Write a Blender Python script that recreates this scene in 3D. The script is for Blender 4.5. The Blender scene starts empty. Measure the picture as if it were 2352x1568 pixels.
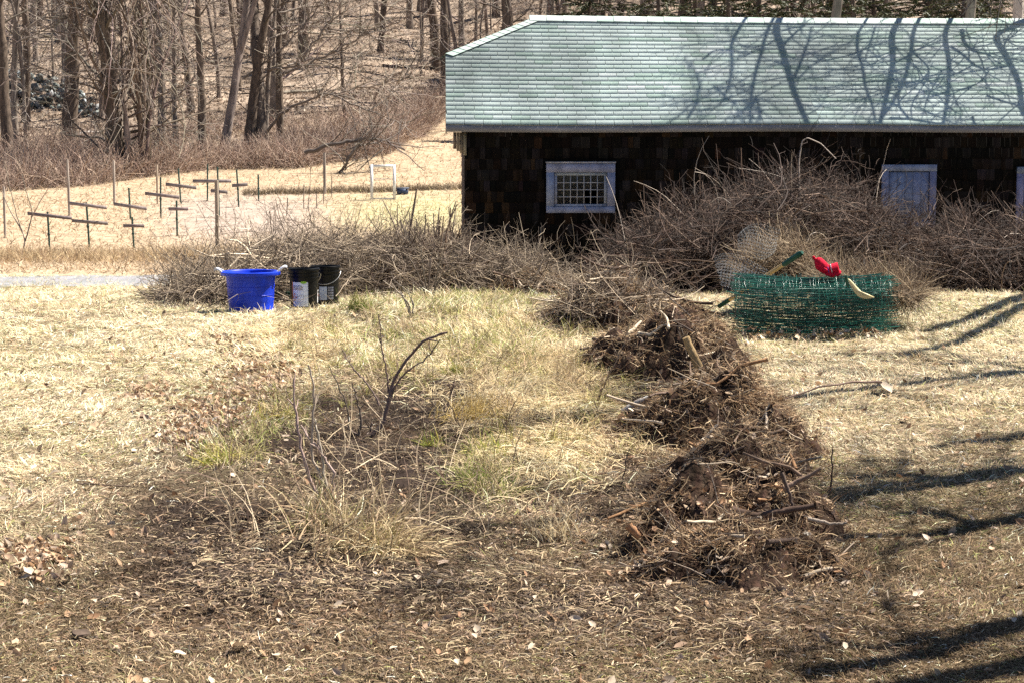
import bpy, math, numpy as np
from mathutils import Matrix
R = math.radians
rng = np.random.default_rng(7)
SC = bpy.context.scene
# ------------------------------------------------------------------ camera, light, exposure
CAM = np.array([0.0, 0.0, 1.7]); F = 4100.0; CXP, CYP = 1176.0, 784.0
PITCH = math.atan(444.0 / F)
cd = bpy.data.cameras.new('camera'); co = bpy.data.objects.new('camera', cd)
SC.collection.objects.link(co); co.location = CAM
co.rotation_euler = (R(90) - PITCH, 0, 0)
cd.sensor_width = 36; cd.lens = 36 * F / 2352; cd.clip_end = 2000; cd.clip_start = 0.1
SC.camera = co
SUN_AZ, SUN_EL = R(25), R(54)           # azimuth measured from +x (right) towards +y (away)
S = np.array([math.cos(SUN_EL)*math.cos(SUN_AZ), math.cos(SUN_EL)*math.sin(SUN_AZ), math.sin(SUN_EL)])
W = bpy.data.worlds.new('World'); SC.world = W; W.use_nodes = True
nt = W.node_tree; bg = nt.nodes['Background']
sky = nt.nodes.new('ShaderNodeTexSky'); sky.sky_type = 'NISHITA'; sky.sun_disc = False
sky.sun_elevation = SUN_EL; sky.sun_rotation = R(90) - SUN_AZ
sky.air_density = .6; sky.dust_density = .3; sky.ozone_density = 1.0
nt.links.new(sky.outputs[0], bg.inputs[0]); bg.inputs[1].default_value = 0.05
sd = bpy.data.lights.new('sun', 'SUN'); sd.energy = 5.0; sd.angle = R(0.53); sd.color = (1, .94, .83)
so = bpy.data.objects.new('sun', sd); SC.collection.objects.link(so)
so.rotation_euler = (R(90) - SUN_EL, 0, SUN_AZ + R(90)); so.location = (20, 20, 30)
SC.view_settings.view_transform = 'Standard'; SC.view_settings.look = 'None'
SC.view_settings.exposure = 1.5; SC.view_settings.gamma = 1
SC.cycles.max_bounces = 4; SC.cycles.diffuse_bounces = 1; SC.cycles.transparent_max_bounces = 12
try: SC.cycles.use_denoising = False
except Exception: pass
# ------------------------------------------------------------------ helpers
def nrm(v): return v / np.maximum(np.linalg.norm(v, axis=-1, keepdims=True), 1e-9)
def U(a, b, n=None): return rng.uniform(a, b, n)
_lat = np.random.default_rng(3).random((256, 256))
def vnoise(x, y, s=1.0):
    x = np.asarray(x, float) * s + 1000; y = np.asarray(y, float) * s + 1000
    i = np.floor(x).astype(int); j = np.floor(y).astype(int); u = x - i; v = y - j
    u = u*u*(3-2*u); v = v*v*(3-2*v)
    a = _lat[i % 256, j % 256]; b = _lat[(i+1) % 256, j % 256]; c = _lat[i % 256, (j+1) % 256]; d = _lat[(i+1) % 256, (j+1) % 256]
    return (a*(1-u)+b*u)*(1-v) + (c*(1-u)+d*u)*v
def fbm(x, y, s=1.0, o=3):
    t = 0; w = 0
    for k in range(o): t = t + vnoise(x, y, s*2**k)*.5**k; w += .5**k
    return t/w
_py = np.array([-30, 0, 6, 12, 17, 20, 23, 26, 30, 38, 45, 52, 60, 75, 90, 110, 130, 150, 200, 260, 400.])
_pz = np.array([0, 0, 0, .05, .10, .02, -.2, -.4, -.52, -.57, -.15, .3, .85, 2.4, 4.7, 8.2, 12.6, 17.6, 32, 48, 80.])
_fy = np.linspace(-30, 400, 4301)
_fz = np.interp(_fy, _py, _pz)
_k = np.hanning(41); _k /= _k.sum(); _fz = np.convolve(np.pad(_fz, 20, mode='edge'), _k, 'valid')
def TZ(x, y):
    x = np.asarray(x, float); y = np.asarray(y, float)
    z = np.interp(y, _fy, _fz)
    z = z + (fbm(x, y, .8, 2)-.5)*.05 + np.clip((30-y)/4, 0, 1)*(fbm(x+9, y, 3.2, 2)-.5)*.055
    m = np.clip((y-55)/40, 0, 1)
    return z + m*((fbm(x, y, .11, 3)-.5)*1.6 + (fbm(x+50, y, .5, 2)-.5)*.5)
cp, sp = math.cos(PITCH), math.sin(PITCH)
def ray(px, py):
    a = (np.asarray(px, float)-CXP)/F; b = -(np.asarray(py, float)-CYP)/F
    d = np.stack(np.broadcast_arrays(a, cp + b*sp, -sp + b*cp), -1)
    return d/d[..., 1:2]
def at(px, py, Y):                       # point on the ray of a photo pixel at depth Y
    return CAM + ray(px, py)*np.asarray(Y, float)[..., None]
_ys = np.geomspace(3.5, 330, 2600)
def gnd(px, py):                         # where that ray meets the ground
    d = ray(px, py); pts = CAM + d[..., None, :]*_ys[:, None]
    hit = pts[..., 2] < TZ(pts[..., 0], pts[..., 1])
    i = np.argmax(hit, -1); Y = _ys[i]
    p = CAM + d*Y[..., None] if np.ndim(Y) else CAM + d*Y
    p[..., 2] = TZ(p[..., 0], p[..., 1]); return p
def proj(P):
    v = P - CAM; b = v[..., 1]*sp + v[..., 2]*cp; w = np.maximum(v[..., 1]*cp - v[..., 2]*sp, .05)
    return CXP + F*v[..., 0]/w, CYP - F*b/w
class A:                                  # mesh accumulator
    def __init__(s): s.v=[]; s.f4=[]; s.f3=[]; s.c=[]; s.n=0
    def add(s, v, f, c=(1, 1, 1)):
        v = np.asarray(v, np.float32).reshape(-1, 3); f = np.asarray(f, np.int64)
        c = np.asarray(c, np.float32)
        if c.ndim == 1: c = np.broadcast_to(c, v.shape)
        s.v.append(v); s.c.append(c); (s.f4 if f.shape[1] == 4 else s.f3).append(f + s.n); s.n += len(v); return s
    def tubes(s, P, r, sides=4, c=(1, 1, 1), cap=False):
        P = np.asarray(P, float); n, k = P.shape[:2]
        r = np.broadcast_to(np.asarray(r, float), (n, k)); c = np.asarray(c, float)
        T = np.gradient(P, axis=1); T = nrm(T)
        m = nrm(T.mean(1)); ref = np.cross(m, np.where(np.abs(m[:, 2:3]) < .9, [[0, 0, 1.]], [[1., 0, 0]]))
        u = nrm(ref[:, None] - (ref[:, None]*T).sum(-1, keepdims=True)*T); w = np.cross(T, u)
        a = np.arange(sides)*2*math.pi/sides
        V = P[:, :, None] + r[..., None, None]*(np.cos(a)[:, None]*u[:, :, None] + np.sin(a)[:, None]*w[:, :, None])
        i = np.arange(n)[:, None, None]*k*sides; j = np.arange(k-1)[None, :, None]*sides; q = np.arange(sides)[None, None]
        q2 = (q+1) % sides
        f = np.stack(np.broadcast_arrays(i+j+q, i+j+q2, i+j+sides+q2, i+j+sides+q), -1).reshape(-1, 4)
        if c.ndim == 2: c = np.repeat(c, k*sides, 0)
        s.add(V.reshape(-1, 3), f, c)
        if cap:
            b = s.n - n*k*sides
            for ii in range(n):
                for o, rev in ((0, True), ((k-1)*sides, False)):
                    ids = np.arange(sides) + ii*k*sides + o
                    cc = s.v[-1][ids].mean(0) if False else V.reshape(-1, 3)[ids].mean(0)
                    cl = c[ids[0]] if c.ndim == 2 else c
                    vv = np.vstack([V.reshape(-1, 3)[ids], cc]); ff = [[q, (q+1) % sides, sides] for q in range(sides)]
                    if rev: ff = [x[::-1] for x in ff]
                    s.add(vv, ff, np.broadcast_to(cl, vv.shape))
        return s
    def ribbons(s, P, w, side, c=(1, 1, 1)):
        P = np.asarray(P, float); n, k = P.shape[:2]; w = np.broadcast_to(np.asarray(w, float), (n, k))
        side = side[:, None]; L = P - side*w[..., None]/2; Rr = P + side*w[..., None]/2
        V = np.stack([L, Rr], 2).reshape(-1, 3)
        i = np.arange(n)[:, None]*k*2; j = np.arange(k-1)[None]*2
        f = np.stack([i+j, i+j+1, i+j+3, i+j+2], -1).reshape(-1, 4)
        c = np.asarray(c, float)
        if c.ndim == 2: c = np.repeat(c, k*2, 0)
        return s.add(V, f, c)
    def stamps(s, tv, tf, M, o, c):        # copies of a template: M (n,3,3) rotation*scale, o (n,3)
        tv = np.asarray(tv, float); tf = np.asarray(tf); n = len(o); m = len(tv)
        V = np.einsum('nij,mj->nmi', M, tv) + o[:, None]
        f = (tf[None] + (np.arange(n)*m)[:, None, None]).reshape(-1, tf.shape[1])
        c = np.asarray(c, float)
        if c.ndim == 2: c = np.repeat(c, m, 0)
        return s.add(V.reshape(-1, 3), f, c)
    def box(s, x0, x1, y0, y1, z0, z1, c=(1, 1, 1), M=None):
        v = np.array([[x, y, z] for z in (z0, z1) for y in (y0, y1) for x in (x0, x1)], float)
        if M is not None: v = v @ np.asarray(M)[:3, :3].T + np.asarray(M)[:3, 3]
        return s.add(v, [[0, 2, 3, 1], [4, 5, 7, 6], [0, 1, 5, 4], [2, 6, 7, 3], [0, 4, 6, 2], [1, 3, 7, 5]], c)
    def lathe(s, prof, n=40, c=(1, 1, 1), wob=0):
        prof = np.asarray(prof, float); k = len(prof); a = np.arange(n)*2*math.pi/n
        V = np.stack([prof[:, None, 0]*np.cos(a), prof[:, None, 0]*np.sin(a), np.repeat(prof[:, 1:2], n, 1)], -1)
        j = np.arange(k-1)[:, None]*n; q = np.arange(n)[None]; q2 = (q+1) % n
        return s.add(V.reshape(-1, 3), np.stack([j+q, j+q2, j+n+q2, j+n+q], -1).reshape(-1, 4), c)
    def build(s, name, mat, parent=None, smooth=False, loc=None):
        me = bpy.data.meshes.new(name)
        v = np.vstack(s.v); c = np.vstack(s.c)
        f4 = np.vstack(s.f4) if s.f4 else np.zeros((0, 4), int); f3 = np.vstack(s.f3) if s.f3 else np.zeros((0, 3), int)
        me.vertices.add(len(v)); me.vertices.foreach_set('co', v.ravel())
        li = np.concatenate([f4.ravel(), f3.ravel()]).astype(np.int32)
        me.loops.add(len(li)); me.loops.foreach_set('vertex_index', li)
        tot = np.concatenate([np.full(len(f4), 4), np.full(len(f3), 3)]).astype(np.int32)
        st = np.concatenate([[0], np.cumsum(tot)[:-1]]).astype(np.int32)
        me.polygons.add(len(tot)); me.polygons.foreach_set('loop_start', st); me.polygons.foreach_set('loop_total', tot)
        if smooth: me.polygons.foreach_set('use_smooth', np.ones(len(tot), bool))
        ca = me.color_attributes.new('Col', 'FLOAT_COLOR', 'POINT')
        ca.data.foreach_set('color', np.hstack([c, np.ones((len(c), 1), np.float32)]).astype(np.float32).ravel())
        me.update(calc_edges=True); me.materials.append(mat)
        o = bpy.data.objects.new(name, me); SC.collection.objects.link(o)
        if parent: o.parent = parent
        if loc is not None: o.location = loc
        return o
def tag(o, label=None, cat=None, group=None, kind=None):
    if label: o['label'] = label
    if cat: o['category'] = cat
    if group: o['group'] = group
    if kind: o['kind'] = kind
    return o
def thing(name, loc=(0, 0, 0), rz=0.0, label=None, cat=None, group=None):
    o = bpy.data.objects.new(name, None); SC.collection.objects.link(o); o.empty_display_size = .2
    o.location = loc; o.rotation_euler = (0, 0, rz); return tag(o, label, cat, group)
def copy_tree(o, parent=None):
    c = o.copy(); SC.collection.objects.link(c); c.parent = parent
    for ch in [x for x in SC.objects if x.parent == o]: copy_tree(ch, c)
    return c
def grow(start, d, L, k, wob=.15, grav=0.0, curl=None):
    n = len(start); P = np.zeros((n, k, 3)); P[:, 0] = start; d = nrm(np.asarray(d, float)); L = np.broadcast_to(np.asarray(L, float), (n,))
    bend = rng.normal(0, wob, (n, 3)) if curl is None else curl
    for i in range(1, k):
        d = nrm(d + rng.normal(0, wob, (n, 3)) + bend*.5 + np.array([0, 0, grav])); P[:, i] = P[:, i-1] + d*(L/(k-1))[:, None]
    return P
def pick(P, t):                            # points at parameter t (n,) on polylines P (n,k,3)
    k = P.shape[1]; x = np.clip(t*(k-1), 0, k-1.001); i = x.astype(int); u = (x-i)[:, None]; r = np.arange(len(P))
    return P[r, i]*(1-u) + P[r, i+1]*u, nrm(P[r, i+1]-P[r, i])
def rdir(n, zlo=-1, zhi=1):
    a = U(0, 2*math.pi, n); z = U(zlo, zhi, n); q = np.sqrt(np.maximum(0, 1-z*z)); return np.stack([q*np.cos(a), q*np.sin(a), z], -1)
def jit(c, n, v=.15, hue=.04):
    c = np.asarray(c, float); return np.clip(c*(1+rng.normal(0, v, (n, 1)))*(1+rng.normal(0, hue, (n, 3))), .004, .95)
def mixpal(pal, n, v=.15):
    pal = np.asarray(pal, float); return np.clip(pal[rng.integers(0, len(pal), n)]*(1+rng.normal(0, v, (n, 1))), .004, .95)
# ------------------------------------------------------------------ materials
def mat(name, color=None, rough=.8, trans=0, nscale=0, namt=.3, bump=0, bscale=40, metal=0, stretch=None, spec=.3, coord='Object'):
    m = bpy.data.materials.new(name); m.use_nodes = True; t = m.node_tree; N = t.nodes; Lk = t.links
    b = N['Principled BSDF']; b.inputs['Roughness'].default_value = rough; b.inputs['Metallic'].default_value = metal
    b.inputs['Specular IOR Level'].default_value = spec
    if color is None:
        a = N.new('ShaderNodeAttribute'); a.attribute_name = 'Col'; out = a.outputs['Color']
    else:
        a = N.new('ShaderNodeRGB'); a.outputs[0].default_value = (*color, 1); out = a.outputs[0]
    tc = N.new('ShaderNodeTexCoord'); src = tc.outputs[coord]
    if stretch:
        mp = N.new('ShaderNodeMapping'); mp.inputs['Scale'].default_value = stretch; Lk.new(src, mp.inputs[0]); src = mp.outputs[0]
    if nscale:
        no = N.new('ShaderNodeTexNoise'); no.inputs['Scale'].default_value = nscale; no.inputs['Detail'].default_value = 5
        Lk.new(src, no.inputs['Vector'])
        mr = N.new('ShaderNodeMapRange'); mr.inputs[1].default_value = .3; mr.inputs[2].default_value = .7
        mr.inputs[3].default_value = 1-namt; mr.inputs[4].default_value = 1+namt; Lk.new(no.outputs[0], mr.inputs[0])
        mx = N.new('ShaderNodeMix'); mx.data_type = 'RGBA'; mx.blend_type = 'MULTIPLY'; mx.inputs[0].default_value = 1
        Lk.new(out, mx.inputs[6]); Lk.new(mr.outputs[0], mx.inputs[7]); out = mx.outputs[2]
    Lk.new(out, b.inputs['Base Color'])
    if bump:
        n2 = N.new('ShaderNodeTexNoise'); n2.inputs['Scale'].default_value = bscale; n2.inputs['Detail'].default_value = 6
        Lk.new(src, n2.inputs['Vector'])
        bp = N.new('ShaderNodeBump'); bp.inputs['Strength'].default_value = bump; bp.inputs['Distance'].default_value = .02
        Lk.new(n2.outputs[0], bp.inputs['Height']); Lk.new(bp.outputs[0], b.inputs['Normal'])
    if trans:
        tr = N.new('ShaderNodeBsdfTranslucent'); Lk.new(out, tr.inputs[0])
        ms = N.new('ShaderNodeMixShader'); ms.inputs[0].default_value = trans
        Lk.new(b.outputs[0], ms.inputs[1]); Lk.new(tr.outputs[0], ms.inputs[2]); Lk.new(ms.outputs[0], N['Material Output'].inputs[0])
    return m
M_ground = mat('ground', rough=.95, nscale=3.0, namt=.25, bump=.8, bscale=25, spec=.05)
M_blade = mat('dry_grass', rough=.75, trans=.2, spec=.15)
M_twig = mat('twig_bark', rough=.75, spec=.3)
M_bark = mat('tree_bark', rough=.9, nscale=9, namt=.45, bump=.8, bscale=14, stretch=(1, 1, .25), spec=.1)
M_leaf = mat('dead_leaf', rough=.7, trans=.15, nscale=30, namt=.15, spec=.25)
M_soil = mat('soil', rough=.95, nscale=14, namt=.4, bump=1, bscale=40, spec=.05)
M_gravel = mat('gravel', rough=.95, nscale=60, namt=.3, bump=.6, bscale=90, spec=.1)
M_roof = mat('asphalt_shingle', rough=.9, nscale=.9, namt=.26, stretch=(1.6, .5, .5), bump=.25, bscale=220, spec=.15)
M_wall = mat('cedar_shingle', rough=.9, nscale=18, namt=.4, bump=.6, bscale=25, stretch=(1, 1, .12), spec=.1)
M_paint = mat('weathered_paint', rough=.75, nscale=7, namt=.28, bump=.3, bscale=30, spec=.2)
M_trim = mat('fascia_paint', rough=.85, nscale=3, namt=.3, stretch=(.4, 1, 3), spec=.1)
M_post = mat('grey_wood', rough=.9, nscale=10, namt=.25, bump=.4, bscale=20, stretch=(1, 1, .2), spec=.1)
M_blue = mat('blue_plastic', rough=.42, nscale=7, namt=.3, spec=.35)
M_black = mat('black_plastic', rough=.42, nscale=8, namt=.2, spec=.25)
M_print = mat('printed_label', rough=.5, spec=.4)
M_rope = mat('rope', rough=.9, spec=.1)
M_wire = mat('coated_wire', rough=.3, spec=.6)
M_metal = mat('galvanised_wire', rough=.35, metal=.8)
M_cloth = mat('knit_cloth', rough=.9, nscale=60, namt=.2, bump=.4, bscale=90, spec=.1)
M_wood = mat('ash_handle', rough=.5, nscale=20, namt=.15, stretch=(1, 1, .2), spec=.4)
M_stone = mat('field_stone', rough=.9, nscale=5, namt=.35, bump=.7, bscale=12, spec=.15)
M_needle = mat('evergreen_needles', rough=.6, trans=.15, spec=.3)
def glass():
    m = bpy.data.materials.new('window_glass'); m.use_nodes = True; t = m.node_tree; N = t.nodes
    g = N.new('ShaderNodeBsdfGlossy'); g.inputs['Roughness'].default_value = .08; g.inputs[0].default_value = (.6, .6, .6, 1)
    d = N.new('ShaderNodeBsdfTransparent'); d.inputs[0].default_value = (.75, .75, .72, 1)
    di = N.new('ShaderNodeBsdfDiffuse'); di.inputs[0].default_value = (.05, .045, .04, 1)
    f = N.new('ShaderNodeFresnel'); f.inputs[0].default_value = 1.5
    m1 = N.new('ShaderNodeMixShader'); m1.inputs[0].default_value = .35; t.links.new(d.outputs[0], m1.inputs[1]); t.links.new(di.outputs[0], m1.inputs[2])
    m2 = N.new('ShaderNodeMixShader'); t.links.new(f.outputs[0], m2.inputs[0]); t.links.new(m1.outputs[0], m2.inputs[1]); t.links.new(g.outputs[0], m2.inputs[2])
    t.links.new(m2.outputs[0], N['Material Output'].inputs[0]); return m
M_glass = glass()
# ------------------------------------------------------------------ ground cover map (what grows / lies where)
SOIL = [(960, 930, 160, 55), (900, 1090, 320, 95), (690, 1040, 150, 80), (500, 1200, 230, 120), (640, 1300, 220, 70), (900, 1330, 240, 35), (1250, 1400, 200, 30), (600, 1310, 260, 80), (1010, 905, 120, 40),
        (1340, 960, 130, 30), (900, 870, 60, 30), (1560, 1180, 160, 120), (1500, 930, 130, 60), (1450, 820, 110, 40), (1380, 720, 140, 30), (820, 1230, 220, 70), (1000, 1200, 160, 60), (1085, 815, 45, 16), (880, 770, 60, 14), (1010, 735, 70, 10), (760, 930, 60, 22), (1150, 915, 40, 14), (1200, 990, 60, 20), (830, 730, 40, 12)]
BROWN = [(900, 1400, 720, 130), (420, 1430, 300, 60), (1650, 1440, 420, 70), (1250, 1230, 180, 130), (1440, 1000, 70, 150), (1390, 1150, 110, 80), (880, 1000, 330, 120), (1350, 1330, 320, 110), (450, 1330, 220, 90), (1400, 1180, 180, 90), (1650, 1380, 380, 90), (660, 1210, 360, 180), (1230, 645, 130, 30)]
STRAW = [(1190, 850, 190, 90), (1260, 930, 170, 60), (1260, 1040, 170, 70), (700, 790, 130, 45), (1130, 750, 160, 40), (880, 1265, 70, 20), (1350, 890, 80, 60)]
GREEN = [(950, 770, 150, 55), (1090, 1090, 50, 45), (640, 965, 70, 55), (500, 1060, 50, 22), (1040, 700, 170, 28), (1150, 800, 120, 50), (900, 830, 100, 60), (1130, 1130, 60, 40), (560, 1020, 60, 40)]
LITTER = [(560, 880, 70, 40), (480, 960, 90, 40), (410, 1010, 60, 25), (540, 800, 60, 18), (610, 840, 60, 35), (330, 905, 60, 18), (60, 1290, 60, 30), (2240, 655, 120, 16), (1290, 665, 40, 12)]
def blob(L, px, py):
    w = np.zeros(np.shape(px))
    for cx, cy, rx, ry in L: w = np.maximum(w, np.exp(-(((px-cx)/rx)**2 + ((py-cy)/ry)**2)*.9))
    return w
def cover(x, y):
    z = TZ(x, y); px, py = proj(np.stack([x, y, z], -1))
    n = fbm(x, y, 1.6, 3)-.5
    j = 1 + n*1.3
    return px, py, {k: np.clip(blob(L, px, py)*j, 0, 1) for k, L in (('soil', SOIL), ('brown', BROWN), ('straw', STRAW), ('green', GREEN), ('litter', LITTER))}
C_LAWN = np.array([.67, .535, .355]); C_OLIVE = np.array([.26, .185, .11]); C_STRAW = np.array([.68, .54, .31]); C_BROWN = np.array([.22, .145, .09])
C_SOIL = np.array([.030, .021, .017]); C_GREEN = np.array([.24, .27, .07])
def lawn_mix(px, py):                      # thinner, browner turf towards the bottom and the right
    return np.clip((py-1000)/380, 0, 1)*.85 + np.clip((px-1500)/700, 0, 1)*np.clip((py-780)/250, 0, 1)*.5
def lerp(a, b, t): return a*(1-t[..., None]) + b*t[..., None]
def base_color(x, y):
    px, py, c = cover(x, y)
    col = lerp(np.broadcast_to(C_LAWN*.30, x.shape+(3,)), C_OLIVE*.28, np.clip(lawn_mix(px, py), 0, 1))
    g = np.clip((fbm(x, y, .9, 3)-.48)*4, 0, 1)
    col = lerp(col, np.array([.26, .24, .13]), g*.25)
    col = lerp(col, C_STRAW*.32, c['straw']); col = lerp(col, C_GREEN*.4, c['green']*.6); col = lerp(col, C_BROWN*.34, c['brown']*.9); col = lerp(col, C_SOIL, np.clip(c['soil']*1.3, 0, 1))
    # farther ground: meadow, garden mulch, leaf-strewn hillside
    col = np.where((y > 31)[..., None], np.array([.38, .29, .20]), col)
    lawn2 = np.exp(-(((px-960)/170)**2+((py-490)/40)**2)); col = np.where((y > 31)[..., None], lerp(col, np.array([.38, .33, .19]), np.clip(lawn2*1.3, 0, 1)), col)
    mulch = np.exp(-(((px-560)/190)**4+((py-500)/55)**4))*(y > 31); col = lerp(col, np.array([.34, .275, .23]), mulch)
    edge = 62 + np.clip((px-500)/500, 0, 1)*16 + (fbm(x, y, .12, 2)-.5)*10
    f = np.clip((y-edge)/5, 0, 1); fl = fbm(x, y, .9, 3)
    col = lerp(col, lerp(np.broadcast_to(np.array([.19, .143, .11]), x.shape+(3,)), np.array([.35, .275, .215]), np.clip((fl-.35)*3, 0, 1)), f)
    return col
def grid(xs, ys):
    X, Y = np.meshgrid(xs, ys); nx, ny = len(xs), len(ys)
    i = np.arange(ny-1)[:, None]*nx + np.arange(nx-1)[None]
    return X, Y, np.stack([i, i+1, i+nx+1, i+nx], -1).reshape(-1, 4)
xs = np.unique(np.concatenate([np.linspace(-9, 9, 226), np.geomspace(9, 420, 70), -np.geomspace(9, 420, 70)]))
ys = np.unique(np.concatenate([np.linspace(-25, 4, 20), np.linspace(4, 32, 340), np.geomspace(32, 110, 260), np.geomspace(110, 400, 120)]))
X, Y, f = grid(xs, ys); Zt = TZ(X, Y)
cv = cover(X, Y)[2]
Zt = Zt - .0*cv['soil'] + (fbm(X, Y, 9, 2)-.5)*.05*np.clip(cv['soil']+cv['brown']*.5, 0, 1)*(Y < 20)
a = A(); a.add(np.stack([X, Y, Zt], -1), f, base_color(X, Y).reshape(-1, 3))
tag(a.build('ground', M_ground, smooth=True), kind='structure')
# gravel drive behind the tub, at the left
dp = [(-420, 668), (-120, 662), (60, 652), (200, 644), (330, 636), (450, 629), (560, 622), (680, 616)]
c0 = gnd(np.array([p[0] for p in dp]), np.array([p[1] for p in dp]))
c0[:, 1] = np.linspace(28.2, 30.6, len(dp))
t = np.linspace(0, 1, 60); cx = np.interp(t, np.linspace(0, 1, len(dp)), c0[:, 0]); cy = np.interp(t, np.linspace(0, 1, len(dp)), c0[:, 1])
a = A(); n = 60; k = 9; V = np.zeros((n, k, 3))
for i in range(k):
    o = (i/(k-1)-.5)*3.7; V[:, i, 0] = cx; V[:, i, 1] = cy + o + (fbm(cx, cy*0+i*9, 1.5, 2)-.5)*.3; V[:, i, 2] = TZ(V[:, i, 0], V[:, i, 1]) + .012 + .03*(1-(2*i/(k-1)-1)**2)
ff = np.array([[i*k+j, i*k+k+j, i*k+k+j+1, i*k+j+1] for i in range(n-1) for j in range(k-1)])[:, ::-1]
a.add(V, ff, jit((.25, .25, .265), n*k, .1, .02)); tag(a.build('gravel_driveway', M_gravel, smooth=True), kind='structure')
# ------------------------------------------------------------------ grass (stuff)
def blades(ac, x, y, L, wd, elo, ehi, col, k=3, droop=.5, az=None, dz=0):
    n = len(x); az = U(0, 2*math.pi, n) if az is None else az
    e = U(elo, ehi, n); d = np.stack([np.cos(az)*np.cos(e), np.sin(az)*np.cos(e), np.sin(e)], -1)
    P = np.zeros((n, k, 3)); P[:, 0] = np.stack([x, y, TZ(x, y)+dz], -1)
    sw = rng.normal(0, .28, n)
    for i in range(1, k):
        P[:, i] = P[:, i-1] + d*(L/(k-1))[:, None]
        d = d + np.stack([-np.sin(az)*sw, np.cos(az)*sw, -droop*np.ones(n)*U(.3, 1.2, n)], -1); d = nrm(d)
    g = TZ(P[:, -1, 0], P[:, -1, 1]) + .004; P[:, -1, 2] = np.maximum(P[:, -1, 2], g)
    g = TZ(P[:, 1, 0], P[:, 1, 1]) + .005; P[:, 1, 2] = np.maximum(P[:, 1, 2], g)
    r = U(-1, 1, n)*.9; sd_ = nrm(np.stack([-np.sin(az)*np.cos(r), np.cos(az)*np.cos(r), np.sin(r)], -1))
    w = wd[:, None]*np.linspace(1, .25, k)[None]
    ac.ribbons(P, w, sd_, col)
def scatter(n, y0, y1, pw, mar=1.35):
    q = 2-pw; u = rng.random(n)
    y = (y0**q + u*(y1**q-y0**q))**(1/q); x = U(-1, 1, n)*.287*mar*y + U(-1, 1, n)*.5
    return x, y
NC, NB = 140000, 9
x, y = scatter(NC, 4.6, 31, 1.75, 1.75); q_ = (np.repeat(y, NB)/6)**.55
x = np.repeat(x, NB) + rng.normal(0, .018, NC*NB)*q_; y = np.repeat(y, NB) + rng.normal(0, .018, NC*NB)*q_
caz = np.repeat(rng.normal(0, .8, NC), NB); cbr = np.repeat(rng.normal(0, .30, NC), NB); cup = np.repeat(rng.random(NC), NB); cln = np.repeat(U(.65, 1.35, NC), NB); N = NC*NB
px, py, c = cover(x, y)
keep = rng.random(N) < (1 - .93*np.clip(c['soil']*1.7, 0, 1))*(1-.4*c['brown'])*(1-.5*np.clip(lawn_mix(px, py), 0, 1)*np.clip(fbm(x, y, 3.5, 2)*2, 0, 1))
x, y, px, py = x[keep], y[keep], px[keep], py[keep]; c = {k_: v[keep] for k_, v in c.items()}; n = len(x); caz, cbr, cup, cln = caz[keep], cbr[keep], cup[keep], cln[keep]
col = lerp(np.broadcast_to(C_LAWN, (n, 3)), C_OLIVE, np.clip(lawn_mix(px, py), 0, 1))
pale = rng.random(n); col = np.where((pale < .32*(1-.75*np.clip(lawn_mix(px, py), 0, 1)))[:, None], np.array([.80, .69, .48]), col)
g = np.clip((fbm(x, y, .9, 3)-.45)*4, 0, 1)
col = np.where((rng.random(n) < .04+.16*g)[:, None], np.array([.30, .30, .11]), col)
col = np.where((rng.random(n) < c['straw']*.8)[:, None], C_STRAW*.92, col)
col = np.where((rng.random(n) < np.clip(c['brown'], 0, 1)*.85)[:, None], C_BROWN, col)
col = np.where((rng.random(n) < c['green']*.35)[:, None], C_GREEN, col)
col = np.where((rng.random(n) < c['soil']*.6)[:, None], C_BROWN*.7, col)
col = np.clip(col*(1+cbr[:, None]+rng.normal(0, .2, (n, 1)))*(1+rng.normal(0, .05, (n, 3))), .01, .9)
sc = (y/6)**.55
L = U(.02, .055, n)*sc*cln*(1+1.2*c['straw']+.8*c['green']); wd = U(.0024, .0056, n)*sc
az = fbm(x, y, 1.1, 2)*12 + caz + rng.normal(0, .6, n)
up = np.where(cup < .3+.3*c['green'], 1.1, .45)
a = A(); blades(a, x, y, L, wd, 0*up, up, col, 3, .45, az)
n = 420000; x, y = scatter(n, 4.6, 15, 1.9, 1.6); px, py, c = cover(x, y); keep = rng.random(n) < .35 + .65*np.clip(lawn_mix(px, py)+c['brown']+c['soil'], 0, 1); x, y, px, py = x[keep], y[keep], px[keep], py[keep]; c = {k_: v[keep] for k_, v in c.items()}; n = len(x)
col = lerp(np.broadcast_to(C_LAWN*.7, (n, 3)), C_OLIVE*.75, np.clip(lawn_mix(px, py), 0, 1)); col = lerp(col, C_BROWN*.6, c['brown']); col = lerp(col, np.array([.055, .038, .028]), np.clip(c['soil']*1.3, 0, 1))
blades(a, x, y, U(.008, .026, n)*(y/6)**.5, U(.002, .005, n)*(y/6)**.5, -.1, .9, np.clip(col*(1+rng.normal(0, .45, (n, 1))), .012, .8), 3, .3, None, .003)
tag(a.build('lawn_grass', M_blade), kind='stuff')
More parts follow.
